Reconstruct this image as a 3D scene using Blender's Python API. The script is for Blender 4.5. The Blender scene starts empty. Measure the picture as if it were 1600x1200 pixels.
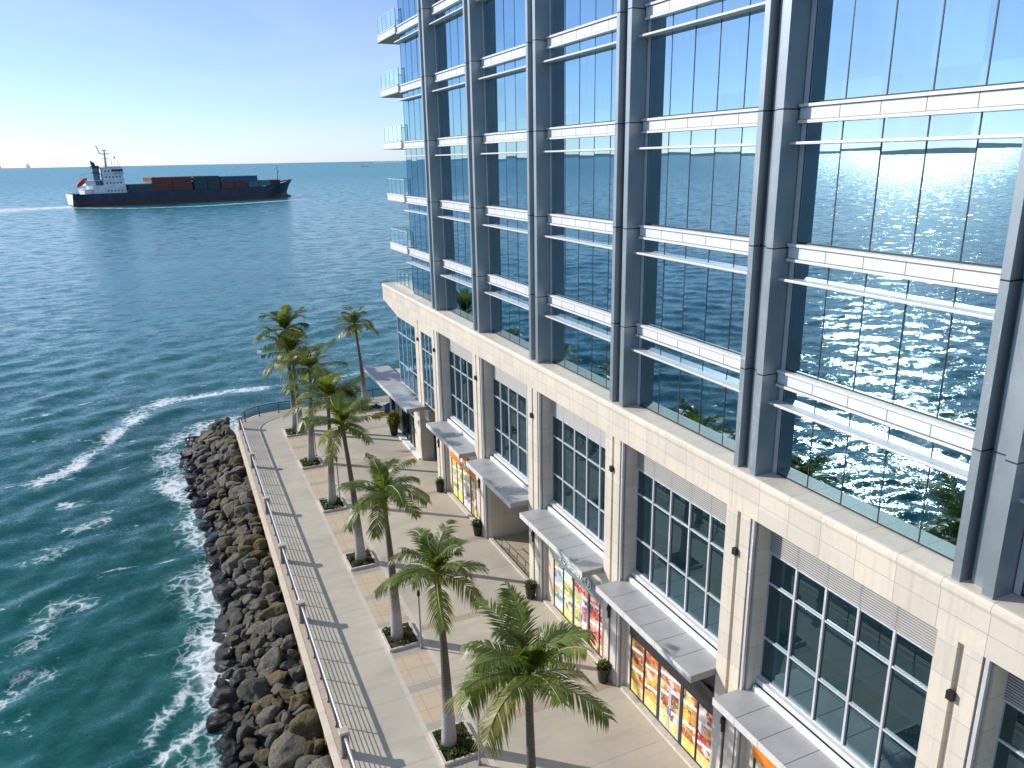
import bpy, math, random
import numpy as np
from mathutils import Vector, Matrix, noise as mnoise

R = math.radians
C = bpy.context.scene.collection
SUN_AZ, SUN_EL = -51.0, 26.0      # degrees from +Y towards +X ; elevation
SEA = -2.5
PITCH = 7.36                      # facade bay
H = 3.6                           # storey

# ------------------------------------------------------------------ helpers
class MB:
    """collects faces with material slots and links them as one mesh object"""
    def __init__(s):
        s.v, s.f, s.m, s.mats = [], [], [], []
    def mi(s, mat):
        if mat not in s.mats: s.mats.append(mat)
        return s.mats.index(mat)
    def poly(s, pts, mat):
        b = len(s.v); s.v += [tuple(p) for p in pts]; s.f.append(list(range(b, b+len(pts)))); s.m.append(s.mi(mat))
    def box(s, x0, x1, y0, y1, z0, z1, mat, bev=0):
        if x0 > x1: x0, x1 = x1, x0
        if y0 > y1: y0, y1 = y1, y0
        b = len(s.v); i = s.mi(mat)
        s.v += [(x0,y0,z0),(x1,y0,z0),(x1,y1,z0),(x0,y1,z0),(x0,y0,z1),(x1,y0,z1),(x1,y1,z1),(x0,y1,z1)]
        for q in ((0,3,2,1),(4,5,6,7),(0,1,5,4),(1,2,6,5),(2,3,7,6),(3,0,4,7)):
            s.f.append([b+k for k in q]); s.m.append(i)
    def prism(s, prof, z0, z1, mat):
        """prof: xy points counter-clockwise, extruded in z"""
        n = len(prof); b = len(s.v); i = s.mi(mat)
        s.v += [(x,y,z0) for x,y in prof] + [(x,y,z1) for x,y in prof]
        s.f += [[b+k for k in range(n-1,-1,-1)], [b+n+k for k in range(n)]]; s.m += [i,i]
        for k in range(n):
            l = (k+1) % n
            s.f.append([b+k, b+l, b+n+l, b+n+k]); s.m.append(i)
    def tube(s, pts, r, mat, n=8, cap=True):
        pts = [Vector(p) for p in pts]; i = s.mi(mat); rings = []
        rr = r if isinstance(r, (list, tuple)) else [r]*len(pts)
        for k, p in enumerate(pts):
            d = (pts[min(k+1,len(pts)-1)] - pts[max(k-1,0)]).normalized()
            a = d.cross(Vector((0,0,1))) if abs(d.z) < .85 else d.cross(Vector((1,0,0)))
            a.normalize(); c = d.cross(a).normalized()
            b = len(s.v); rings.append(b)
            for q in range(n):
                t = 2*math.pi*q/n
                s.v.append(tuple(p + (a*math.cos(t) + c*math.sin(t))*rr[k]))
        for k in range(len(pts)-1):
            for q in range(n):
                w = (q+1) % n
                s.f.append([rings[k]+q, rings[k]+w, rings[k+1]+w, rings[k+1]+q]); s.m.append(i)
        if cap:
            s.f.append([rings[0]+q for q in range(n-1,-1,-1)]); s.m.append(i)
            s.f.append([rings[-1]+q for q in range(n)]); s.m.append(i)
    def lathe(s, prof, mat, c=(0,0,0), n=16):
        i = s.mi(mat); b = len(s.v)
        for r, z in prof:
            for q in range(n):
                t = 2*math.pi*q/n; s.v.append((c[0]+r*math.cos(t), c[1]+r*math.sin(t), c[2]+z))
        for k in range(len(prof)-1):
            for q in range(n):
                w = (q+1) % n
                s.f.append([b+k*n+q, b+k*n+w, b+(k+1)*n+w, b+(k+1)*n+q]); s.m.append(i)
        s.f.append([b+q for q in range(n-1,-1,-1)]); s.m.append(i)
        s.f.append([b+(len(prof)-1)*n+q for q in range(n)]); s.m.append(i)
    def build(s, name, parent=None, smooth=False, bevel=0):
        me = bpy.data.meshes.new(name); me.from_pydata(s.v, [], s.f)
        for m in s.mats: me.materials.append(M[m] if isinstance(m, str) else m)
        me.polygons.foreach_set('material_index', s.m)
        if smooth: me.polygons.foreach_set('use_smooth', [True]*len(s.f))
        me.update()
        o = bpy.data.objects.new(name, me); C.objects.link(o)
        if parent: o.parent = parent
        if bevel:
            b = o.modifiers.new('bevel', 'BEVEL'); b.width = bevel; b.segments = 2; b.limit_method = 'ANGLE'
        return o

def tag(o, label=None, cat=None, group=None, kind=None):
    if label: o['label'] = label
    if cat: o['category'] = cat
    if group: o['group'] = group
    if kind: o['kind'] = kind
    return o
def thing(name, label, cat, loc=(0,0,0), group=None):
    o = bpy.data.objects.new(name, None); C.objects.link(o); o.location = loc
    o.empty_display_size = .3
    return tag(o, label, cat, group)
def struct(mb, name, **k):
    o = mb.build(name, **k); o['kind'] = 'structure'; return o
def copy_tree(o, parent=None):
    c = o.copy(); C.objects.link(c)
    if parent: c.parent = parent
    for ch in list(o.children): copy_tree(ch, c)
    return c

# ------------------------------------------------------------------ materials
M = {}
class NT:
    def __init__(s, name):
        s.mat = bpy.data.materials.new(name); s.mat.use_nodes = True
        s.t = s.mat.node_tree; s.t.nodes.clear(); M[name] = s.mat
        s.out = s.n('ShaderNodeOutputMaterial')
    def n(s, typ, **k):
        nd = s.t.nodes.new(typ)
        for a, b in k.items(): setattr(nd, a, b)
        return nd
    def l(s, a, b): s.t.links.new(a, b)
    def put(s, sock, v):
        if isinstance(v, bpy.types.NodeSocket): s.l(v, sock)
        elif isinstance(v, (tuple, list)) and len(v) == 3 and sock.type == 'RGBA': sock.default_value = (*v, 1)
        else: sock.default_value = v
    def math(s, op, a, b=None, c=None, clamp=False):
        nd = s.n('ShaderNodeMath', operation=op, use_clamp=clamp)
        for i, v in enumerate((a, b, c)):
            if v is not None: s.put(nd.inputs[i], v)
        return nd.outputs[0]
    def mix(s, f, a, b, blend='MIX'):
        nd = s.n('ShaderNodeMix', data_type='RGBA', blend_type=blend)
        s.put(nd.inputs[0], f); s.put(nd.inputs[6], a); s.put(nd.inputs[7], b); return nd.outputs[2]
    def noise(s, scale, vec=None, detail=4, rough=.55, dist=0, out=0):
        nd = s.n('ShaderNodeTexNoise'); nd.inputs['Scale'].default_value = scale
        nd.inputs['Detail'].default_value = detail; nd.inputs['Roughness'].default_value = rough
        nd.inputs['Distortion'].default_value = dist
        if vec is not None: s.l(vec, nd.inputs['Vector'])
        return nd.outputs[out]
    def ramp(s, f, stops):
        nd = s.n('ShaderNodeValToRGB'); e = nd.color_ramp.elements
        while len(e) < len(stops): e.new(.5)
        for el, (p, c) in zip(e, stops):
            el.position = p; el.color = (*c, 1) if len(c) == 3 else c
        s.put(nd.inputs[0], f); return nd.outputs[0]
    def rng(s, f, a, b, c=0, d=1):
        nd = s.n('ShaderNodeMapRange'); s.put(nd.inputs[0], f)
        for i, v in enumerate((a, b, c, d)): s.put(nd.inputs[i+1], v)
        return nd.outputs[0]
    def pos(s):
        return s.n('ShaderNodeNewGeometry').outputs['Position']
    def obj(s):
        return s.n('ShaderNodeTexCoord').outputs['Object']
    def scale(s, vec, xyz):
        nd = s.n('ShaderNodeMapping'); s.l(vec, nd.inputs[0]); nd.inputs['Scale'].default_value = xyz; return nd.outputs[0]
    def xyz(s, vec):
        nd = s.n('ShaderNodeSeparateXYZ'); s.l(vec, nd.inputs[0]); return nd.outputs
    def bump(s, h, strength=.3, dist=.02, normal=None):
        nd = s.n('ShaderNodeBump'); nd.inputs['Strength'].default_value = strength; nd.inputs['Distance'].default_value = dist
        s.put(nd.inputs['Height'], h)
        if normal is not None: s.l(normal, nd.inputs['Normal'])
        return nd.outputs[0]
    def pbsdf(s, color, rough=.6, metal=0, normal=None, **k):
        p = s.n('ShaderNodeBsdfPrincipled'); s.put(p.inputs['Base Color'], color)
        s.put(p.inputs['Roughness'], rough); s.put(p.inputs['Metallic'], metal)
        if normal is not None: s.l(normal, p.inputs['Normal'])
        for a, b in k.items(): s.put(p.inputs[a.replace('_', ' ')], b)
        return p.outputs[0]
    def done(s, sh): s.l(sh, s.out.inputs[0]); return s.mat
    def line(s, v, period, off, width):
        """1 on joints of the given period"""
        a = s.math('ADD', v, off); f = s.math('FRACT', s.math('DIVIDE', a, period))
        d = s.math('MINIMUM', f, s.math('SUBTRACT', 1.0, f))
        return s.math('LESS_THAN', d, width/period/2)

def simple(name, col, rough=.6, metal=0, var=.12, scale=3., bump=0, coord='pos'):
    t = NT(name); v = t.pos() if coord == 'pos' else t.obj()
    n = t.noise(scale, v)
    c = t.mix(t.rng(n, .3, .7), tuple(x*(1-var) for x in col), tuple(min(1, x*(1+var)) for x in col))
    n2 = t.noise(scale*14, v, 3)
    nm = t.bump(n2, bump, .01) if bump else None
    t.done(t.pbsdf(c, t.rng(n2, .3, .7, max(0, rough-.06), min(1, rough+.06)), metal, nm))

def stone(name, base, ycut=True, zper=.83, zoff=0., yper=1.2, yoff=0., zfix=None):
    t = NT(name); p = t.pos(); x = t.xyz(p)
    nrm = t.xyz(t.n('ShaderNodeNewGeometry').outputs['Normal'])
    n1 = t.noise(.5, p); n2 = t.noise(7, p, 6, .6); n3 = t.noise(60, p, 2)
    c = t.mix(t.rng(n1, .3, .7), tuple(v*.9 for v in base), base)
    c = t.mix(t.rng(n2, .35, .75), c, tuple(v*w for v, w in zip(base, (1.06, 1.0, .93))))
    # each slab a slightly different tone
    wn = t.n('ShaderNodeTexWhiteNoise', noise_dimensions='3D')
    cb = t.n('ShaderNodeCombineXYZ')
    t.l(t.math('FLOOR', t.math('DIVIDE', t.math('ADD', x[1], yoff), yper)), cb.inputs[1])
    t.l(t.math('FLOOR', t.math('DIVIDE', t.math('ADD', x[2], zoff), zper)), cb.inputs[2])
    t.l(cb.outputs[0], wn.inputs['Vector'])
    c = t.mix(1.0, c, t.ramp(wn.outputs['Value'], [(0, (.9,.9,.9)), (1, (1.04,1.03,1.0))]), 'MULTIPLY')
    # drips and weathering streaks
    st = t.noise(1.0, t.scale(p, (5, 5, .25)), 4, .6)
    c = t.mix(t.math('MULTIPLY', t.rng(st, .5, .78), .38), c, tuple(v*.55 for v in base))
    up = t.math('GREATER_THAN', nrm[2], .7)
    side = t.math('SUBTRACT', 1.0, up)
    zl = t.math('MULTIPLY', t.line(x[2], zper, zoff, .012), side)
    if zfix:
        zl = None
        for z in zfix:
            g = t.math('LESS_THAN', t.math('ABSOLUTE', t.math('SUBTRACT', x[2], z)), .007)
            zl = g if zl is None else t.math('MAXIMUM', zl, g)
        zl = t.math('MULTIPLY', zl, side)
    j = zl
    if ycut: j = t.math('MAXIMUM', zl, t.line(x[1], yper, yoff, .014))
    c = t.mix(j, c, tuple(v*.45 for v in base))
    nm = t.bump(t.math('SUBTRACT', t.math('MULTIPLY', n3, .3), j), .35, .01)
    t.done(t.pbsdf(c, .62, 0, nm))

stone('stone_fascia', (.63,.575,.495), zfix=(11.72, 12.2), yper=1.18, yoff=.385)
stone('stone_pier', (.63,.58,.50), ycut=False, zper=.86, zoff=.2)
stone('stone_reveal', (.62,.56,.47), ycut=False, zper=.86, zoff=.2)
simple('white_panel', (.68,.68,.665), .35, 0, .03, 1.5)
simple('alu_frame', (.62,.63,.65), .35, .3, .05)
simple('dark_frame', (.03,.035,.04), .4, .2, .1)
simple('sunshade', (.62,.63,.64), .4, .2, .05)
simple('louvre', (.42,.41,.39), .5, 0, .05)
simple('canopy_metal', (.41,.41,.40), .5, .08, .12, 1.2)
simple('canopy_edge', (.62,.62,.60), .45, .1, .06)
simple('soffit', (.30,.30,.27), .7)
simple('downpipe', (.62,.62,.62), .35, .3, .05)
simple('lamp_bronze', (.035,.03,.025), .45, .5, .1)
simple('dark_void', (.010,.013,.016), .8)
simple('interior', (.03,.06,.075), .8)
simple('interior_white', (.80,.84,.84), .6)
simple('sign_black', (.02,.018,.022), .45)
simple('sign_grey', (.17,.22,.23), .45)
simple('sign_orange', (.75,.20,.01), .5, 0, .2, 4)
simple('sign_white', (.85,.84,.8), .5)
simple('navy', (.014,.028,.085), .5)
simple('kerb', (.55,.50,.43), .7, 0, .15, 5, .2)
simple('kerb_dark', (.34,.31,.28), .7, 0, .15, 5, .2)
simple('steel', (.66,.66,.68), .30, .55, .05)
simple('rail_dark', (.05,.055,.065), .4, .4)
simple('pillar_cap', (.50,.44,.34), .7, 0, .2, 8, .3)
simple('pillar_stone', (.22,.20,.17), .7, 0, .2, 8, .3)
simple('post_grey', (.22,.24,.27), .4, .4)
simple('pot_black', (.012,.012,.013), .35)
simple('soil', (.055,.04,.028), .95, 0, .4, 12, .6)
simple('door_green', (.16,.32,.25), .25)

def metal_panel():
    t = NT('pier_metal'); p = t.pos(); x = t.xyz(p)
    n = t.noise(.8, p); n2 = t.noise(1.0, t.scale(p, (8, 8, .4)), 4)
    c = t.mix(t.rng(n, .3, .7), (.27,.315,.345), (.33,.375,.40))
    c = t.mix(t.math('MULTIPLY', t.rng(n2, .5, .8), .25), c, (.3,.33,.37))
    j = t.line(x[2], 3.6, -15.597+3.6*5, .035)
    c = t.mix(j, c, (.03,.035,.04))
    nm = t.bump(t.math('SUBTRACT', 0.0, j), .5, .02)
    t.done(t.pbsdf(c, .40, .55, nm))
metal_panel()

def glass(name, refl_col, base, tint, wob=.004):
    t = NT(name); p = t.pos()
    wn = t.n('ShaderNodeTexWhiteNoise', noise_dimensions='3D'); x = t.xyz(p); cb = t.n('ShaderNodeCombineXYZ')
    t.l(t.math('FLOOR', t.math('DIVIDE', x[1], 1.21)), cb.inputs[1]); t.l(t.math('FLOOR', t.math('DIVIDE', x[2], 1.8)), cb.inputs[2]); t.l(cb.outputs[0], wn.inputs['Vector'])
    dirt = t.noise(1.0, t.scale(p, (1, 3, .35)), 5, .6)
    k = t.math('MULTIPLY', t.rng(wn.outputs['Value'], 0, 1, .90, 1.0), t.rng(dirt, .3, .7, 1.0, .93))
    refl_col = t.mix(k, (0, 0, 0), refl_col)
    g = t.n('ShaderNodeBsdfAnisotropic'); t.put(g.inputs['Color'], refl_col); g.inputs['Roughness'].default_value = 0.0
    lw = t.n('ShaderNodeFresnel'); lw.inputs['IOR'].default_value = 1.5
    fac = t.math('ADD', base, t.math('MULTIPLY', lw.outputs[0], 1.0-base), clamp=True)
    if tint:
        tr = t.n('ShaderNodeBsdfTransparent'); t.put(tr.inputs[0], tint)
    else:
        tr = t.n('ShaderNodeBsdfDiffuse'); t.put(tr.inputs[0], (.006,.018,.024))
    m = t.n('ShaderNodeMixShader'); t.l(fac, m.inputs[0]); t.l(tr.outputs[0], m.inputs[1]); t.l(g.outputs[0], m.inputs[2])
    t.done(m.outputs[0])
glass('tower_glass', (.50,.76,.88), .60, (.16,.50,.56), .003)
glass('podium_glass', (.52,.80,.92), .10, None, .002)
glass('shop_glass', (.8,.95,.9), .10, (.55,.75,.68), .001)
glass('railing_glass', (.8,.95,.95), .06, (.72,.90,.86), .0005)

def poster(name, seed, cols, scale=1.7, low=(.85,.62,.04)):
    """printed window film: bright blocks with blotches of colour"""
    t = NT(name); p = t.pos(); x = t.xyz(p)
    off = t.n('ShaderNodeVectorMath', operation='ADD'); t.l(p, off.inputs[0]); off.inputs[1].default_value = (seed*7.3, seed*3.1, seed*.0)
    sc = t.scale(off.outputs[0], (1, 1.5, 2.0))
    nd = t.n('ShaderNodeTexNoise'); nd.inputs['Scale'].default_value = 1.7; nd.inputs['Detail'].default_value = 2; t.l(sc, nd.inputs['Vector'])
    ds = t.n('ShaderNodeVectorMath', operation='SCALE'); t.l(nd.outputs['Color'], ds.inputs[0]); ds.inputs[3].default_value = .9
    ad = t.n('ShaderNodeVectorMath', operation='ADD'); t.l(sc, ad.inputs[0]); t.l(ds.outputs[0], ad.inputs[1])
    v = t.n('ShaderNodeTexVoronoi', feature='F1'); v.inputs['Scale'].default_value = scale; t.l(ad.outputs[0], v.inputs['Vector'])
    cell = t.xyz(v.outputs['Color'])
    n = len(cols)
    c = t.ramp(cell[0], [(i/n, k) for i, k in enumerate(cols)]); t.t.nodes[-1].color_ramp.interpolation = 'CONSTANT'
    for q in t.t.nodes:
        if q.type == 'VALTORGB': q.color_ramp.interpolation = 'CONSTANT'
    c = t.mix(t.rng(v.outputs['Distance'], .15, .5, 0, .55), c, t.mix(.5, c, (.12,.03,.01)))
    small = t.noise(9, off.outputs[0], 3)
    c = t.mix(t.rng(small, .5, .72, 0, .5), c, (.85,.75,.6))
    # bands of print at different heights
    zz = t.math('ADD', x[2], t.math('MULTIPLY', x[1], .18))
    band = t.math('FRACT', t.math('ADD', t.math('DIVIDE', zz, .92), seed*.37))
    c = t.mix(t.math('LESS_THAN', band, .16), c, (.84,.82,.76))
    lowm = t.math('LESS_THAN', x[2], .72)
    c = t.mix(t.math('MULTIPLY', lowm, .92), c, t.mix(t.rng(t.noise(3, off.outputs[0], 2), .42, .55), low, tuple(a*.95 for a in (.86,.72,.40))))
    t.done(t.pbsdf(c, .35))
poster('poster_burger', 1, [(.55,.12,.02),(.72,.33,.03),(.82,.60,.05),(.30,.05,.02),(.85,.80,.68),(.62,.22,.03)])
poster('poster_bread', 2, [(.62,.25,.04),(.80,.50,.06),(.35,.08,.02),(.85,.78,.6),(.72,.12,.02)])
poster('poster_fries', 3, [(.75,.30,.03),(.85,.62,.08),(.45,.10,.05),(.85,.82,.75),(.2,.09,.05)])
poster('poster_berry', 4, [(.55,.02,.05),(.82,.75,.7),(.45,.05,.03),(.70,.25,.06),(.85,.80,.75)], low=(.8,.55,.03))
poster('poster_drink', 5, [(.35,.62,.65),(.80,.85,.85),(.72,.38,.06),(.85,.86,.84),(.12,.30,.32),(.6,.75,.8)], low=(.8,.82,.85))
poster('poster_lime', 6, [(.78,.70,.04),(.85,.85,.8),(.25,.28,.10),(.55,.62,.06),(.85,.80,.6)], low=(.85,.65,.02))
poster('poster_red', 7, [(.62,.06,.04),(.80,.30,.22),(.40,.04,.03),(.85,.72,.62),(.72,.14,.10)], low=(.55,.02,.06))
poster('poster_pink', 8, [(.62,.10,.35),(.82,.78,.74),(.5,.6,.1),(.85,.7,.7),(.3,.1,.2)], low=(.8,.78,.72))

def ground(name, a, b, c, jy=None, jx=None, rough=.75, big=.22):
    t = NT(name); p = t.pos(); x = t.xyz(p)
    n1 = t.noise(big, p, 5, .6, .6); n2 = t.noise(1.3, p, 6, .65, .4); n3 = t.noise(35, p, 3)
    col = t.mix(t.rng(n1, .36, .62), a, b)
    col = t.mix(t.math('MULTIPLY', t.rng(n2, .5, .72), .55), col, c)
    st = t.noise(.9, t.scale(p, (.35, 1.6, 1)), 5, .62)
    col = t.mix(t.math('MULTIPLY', t.rng(st, .52, .78), .45), col, tuple(v*.62 for v in a))
    col = t.mix(t.math('MULTIPLY', t.rng(n3, .35, .65), .22), col, tuple(v*.7 for v in a))
    v = t.n('ShaderNodeTexVoronoi', feature='F1'); v.inputs['Scale'].default_value = .8; t.l(p, v.inputs['Vector'])
    spot = t.math('LESS_THAN', v.outputs['Distance'], .035)
    col = t.mix(t.math('MULTIPLY', spot, .6), col, tuple(v_*.3 for v_ in a))
    j = None
    for ax, spec in ((1, jy), (0, jx)):
        if spec:
            g = t.line(x[ax], spec[0], spec[1], .022); j = g if j is None else t.math('MAXIMUM', j, g)
    h = t.math('MULTIPLY', n3, .3)
    if j is not None:
        col = t.mix(t.math('MULTIPLY', j, .55), col, tuple(v_*.35 for v_ in a)); h = t.math('SUBTRACT', h, j)
    t.done(t.pbsdf(col, rough, 0, t.bump(h, .3, .01)))
ground('walk_concrete', (.45,.412,.335), (.57,.525,.425), (.50,.44,.33), jy=(3.68, .61))
ground('plaza_concrete', (.44,.395,.32), (.57,.51,.395), (.52,.42,.28), jy=(7.36, 3.6))
ground('peach_tile', (.54,.45,.33), (.60,.46,.31), (.56,.39,.23), jy=(.93, 0), jx=(.77, .1), big=.5)
ground('edge_tile', (.54,.45,.34), (.58,.42,.33), (.52,.40,.27), jy=(.62, 0), big=.6)
ground('light_band', (.58,.53,.46), (.62,.55,.46), (.54,.47,.38), jy=(1.2, .3))
ground('tan_band', (.42,.34,.25), (.46,.36,.25), (.38,.32,.24), jx=(1.2, .2))
ground('grey_band', (.38,.35,.31), (.42,.38,.33), (.36,.32,.28), jx=(.8, .2))
ground('ramp_floor', (.46,.40,.27), (.50,.43,.29), (.42,.38,.26), jx=(1.5, 0))
ground('coping_stone', (.70,.61,.46), (.74,.65,.52), (.64,.52,.34), jy=(1.9, .4))
ground('wall_face', (.20,.13,.07), (.28,.18,.09), (.12,.10,.06))

def rock_mat(name, a, b, c, rough, wetline=True):
    t = NT(name); o = t.obj(); p = t.pos(); z = t.xyz(p)[2]
    rnd = t.n('ShaderNodeObjectInfo').outputs['Random']
    n1 = t.noise(1.6, o, 6, .65); n2 = t.noise(9, o, 6, .7); n3 = t.noise(1.1, p, 4)
    col = t.mix(rnd, a, b)
    col = t.mix(t.rng(n1, .42, .66), col, c)
    col = t.mix(t.math('MULTIPLY', t.rng(n2, .42, .66), .75), col, tuple(v*.22 for v in a))
    col = t.mix(t.math('MULTIPLY', t.rng(t.noise(4, o, 5, .7), .55, .68), .5), col, tuple(min(1, v*1.5) for v in b))
    wet = t.math('MULTIPLY', t.rng(t.math('ADD', z, t.math('MULTIPLY', n3, 1.0)), SEA+1.0, SEA+1.7, 1, 0), .8)
    col = t.mix(wet, col, tuple(v*.12 for v in a))
    rg = t.math('SUBTRACT', rough, t.math('MULTIPLY', wet, .45))
    t.done(t.pbsdf(col, rg, 0, t.bump(t.math('ADD', n1, t.math('MULTIPLY', n2, .8)), 1.0, .16)))
rock_mat('rock_grey', (.11,.10,.08), (.25,.23,.185), (.17,.145,.08), .8)
rock_mat('rock_moss', (.14,.11,.045), (.27,.19,.075), (.10,.098,.035), .85)
rock_mat('rock_wet', (.05,.045,.04), (.09,.08,.07), (.03,.03,.025), .45)
rock_mat('rock_base', (.045,.042,.036), (.06,.055,.045), (.03,.028,.024), .8)

def leaf(name, dark, light, tip):
    t = NT(name); p = t.pos()
    at = t.n('ShaderNodeAttribute', attribute_name='tint'); k = t.xyz(at.outputs['Color'])
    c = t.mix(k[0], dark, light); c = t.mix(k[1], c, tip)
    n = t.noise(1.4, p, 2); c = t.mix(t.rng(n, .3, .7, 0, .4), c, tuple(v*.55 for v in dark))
    b = t.pbsdf(c, .42); tr = t.n('ShaderNodeBsdfTranslucent'); t.put(tr.inputs[0], t.mix(.5, c, tuple(min(1, v*2.2) for v in light)))
    m = t.n('ShaderNodeMixShader'); m.inputs[0].default_value = .32; t.l(b, m.inputs[1]); t.l(tr.outputs[0], m.inputs[2])
    t.done(m.outputs[0])
leaf('palm_leaf', (.030,.068,.009), (.23,.29,.030), (.40,.28,.07))
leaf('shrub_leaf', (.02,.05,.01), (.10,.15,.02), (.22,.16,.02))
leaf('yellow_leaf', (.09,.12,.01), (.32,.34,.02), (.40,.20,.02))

def trunk_mat():
    t = NT('palm_trunk'); p = t.pos(); o = t.obj(); z = t.xyz(o)[2]
    ring = t.math('FRACT', t.math('ADD', t.math('MULTIPLY', z, 8.0), t.math('MULTIPLY', t.noise(3, o, 3), .9)))
    n = t.noise(6, o, 5, .6)
    up = t.mix(n, (.07,.052,.038), (.17,.135,.10))
    lo = t.mix(n, (.28,.26,.24), (.46,.44,.42))
    f = t.rng(t.math('ADD', z, t.math('MULTIPLY', t.noise(2, o, 3), 1.2)), 2.0, 3.6, 0, 1)
    c = t.mix(f, lo, up)
    c = t.mix(t.math('MULTIPLY', t.math('LESS_THAN', ring, .22), t.math('ADD', .35, t.math('MULTIPLY', f, .65))), c, t.mix(.6, c, (.05,.045,.04)))
    t.done(t.pbsdf(c, .85, 0, t.bump(t.math('ADD', ring, n), .5, .03)))
trunk_mat()
simple('frond_stem', (.20,.20,.05), .5, 0, .2)
simple('frond_husk', (.12,.075,.035), .9, 0, .3, 9, .5)

def water_mat():
    t = NT('sea_water'); p = t.pos()
    foam = t.n('ShaderNodeAttribute', attribute_name='foam').outputs['Fac']
    shal = t.n('ShaderNodeAttribute', attribute_name='shallow').outputs['Fac']
    far = t.n('ShaderNodeAttribute', attribute_name='far').outputs['Fac']
    # colour
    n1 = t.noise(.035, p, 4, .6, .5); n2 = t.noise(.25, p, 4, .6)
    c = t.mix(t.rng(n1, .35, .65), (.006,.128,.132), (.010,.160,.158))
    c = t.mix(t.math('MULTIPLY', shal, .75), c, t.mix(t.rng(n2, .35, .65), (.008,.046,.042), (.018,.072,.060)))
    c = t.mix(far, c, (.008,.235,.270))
    # ripples
    # (slopes taken straight from noise so that distant ripples keep their tilt)
    def slope(scale, amp, sx=(1, 1.5, 1), det=4):
        n = t.noise(scale, t.scale(p, sx), det, .62, .25, out=1)
        a = t.n('ShaderNodeVectorMath', operation='SUBTRACT'); t.l(n, a.inputs[0]); a.inputs[1].default_value = (.5, .5, .5)
        b = t.n('ShaderNodeVectorMath', operation='MULTIPLY'); t.l(a.outputs[0], b.inputs[0]); b.inputs[1].default_value = (amp, amp, 0)
        return b.outputs[0]
    nm = t.n('ShaderNodeNewGeometry').outputs['Normal']
    ff = t.rng(far, .1, .6, 1, .3)
    def fine(v):
        q = t.n('ShaderNodeVectorMath', operation='SCALE'); t.l(v, q.inputs[0]); t.l(ff, q.inputs[3]); return q.outputs[0]
    fars = t.n('ShaderNodeVectorMath', operation='SCALE'); t.l(slope(.16, 1.9, (1, 1.6, 1), 6), fars.inputs[0]); t.l(far, fars.inputs[3])
    for sl in (slope(.32, .46, (1, 1.6, 1), 5), fine(slope(1.3, .30)), fine(slope(5.0, .40, (1, 1.2, 1), 3)), fine(slope(14., .40, (1, 1.2, 1), 2)), fars.outputs[0]):
        a = t.n('ShaderNodeVectorMath', operation='ADD'); t.l(nm, a.inputs[0]); t.l(sl, a.inputs[1]); nm = a.outputs[0]
    a = t.n('ShaderNodeVectorMath', operation='NORMALIZE'); t.l(nm, a.inputs[0]); nm = a.outputs[0]
    # foam: lacy pattern from stretched cells
    v = t.n('ShaderNodeTexVoronoi', feature='DISTANCE_TO_EDGE'); v.inputs['Scale'].default_value = 1.1
    wv = t.n('ShaderNodeTexNoise'); wv.inputs['Scale'].default_value = .8; wv.inputs['Detail'].default_value = 5; t.l(p, wv.inputs['Vector'])
    ds = t.n('ShaderNodeVectorMath', operation='SCALE'); t.l(wv.outputs['Color'], ds.inputs[0]); ds.inputs[3].default_value = 2.6
    ad = t.n('ShaderNodeVectorMath', operation='ADD'); t.l(p, ad.inputs[0]); t.l(ds.outputs[0], ad.inputs[1]); t.l(ad.outputs[0], v.inputs['Vector'])
    lace = t.rng(v.outputs['Distance'], 0, .22, 1, 0)
    fn = t.noise(2.2, p, 8, .72, .6); fb = t.noise(.45, p, 4, .6)
    pat = t.math('ADD', t.math('MULTIPLY', lace, .38), t.math('ADD', t.math('MULTIPLY', fn, .55), t.math('MULTIPLY', fb, .35)))
    # scattered flecks of foam far from any line
    fleck = t.rng(t.noise(.16, t.scale(p, (1, 2.2, 1)), 8, .72, .4), .565, .70)
    foam = t.math('MULTIPLY', foam, t.rng(t.noise(.30, p, 4), .36, .58, .62, 1.12))
    foam2 = t.math('MAXIMUM', foam, t.math('MULTIPLY', fleck, t.rng(shal, 0, .6, .35, .95)))
    fsum = t.math('ADD', t.math('MULTIPLY', foam2, .95), pat)
    fm = t.math('POWER', t.rng(fsum, 1.06, 1.52), 1.3)
    fm = t.math('MULTIPLY', fm, t.math('GREATER_THAN', foam2, .02))
    milky = t.math('MULTIPLY', t.rng(fsum, .80, 1.25), t.rng(foam2, .1, .6))
    c = t.mix(t.math('MULTIPLY', milky, .5), c, (.10,.30,.29))
    s1 = t.pbsdf(c, t.rng(far, 0, .8, .10, .26), 0, nm, IOR=1.333, Specular_Tint=(.66, .98, 1.0, 1), Specular_IOR_Level=t.rng(far, 0, .7, .30, .26))
    fcol = t.mix(fn, (.55,.62,.64), (.86,.88,.88))
    s2 = t.pbsdf(fcol, .8, 0, nm)
    m = t.n('ShaderNodeMixShader'); t.l(fm, m.inputs[0]); t.l(s1, m.inputs[1]); t.l(s2, m.inputs[2])
    t.done(m.outputs[0])
water_mat()

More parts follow.
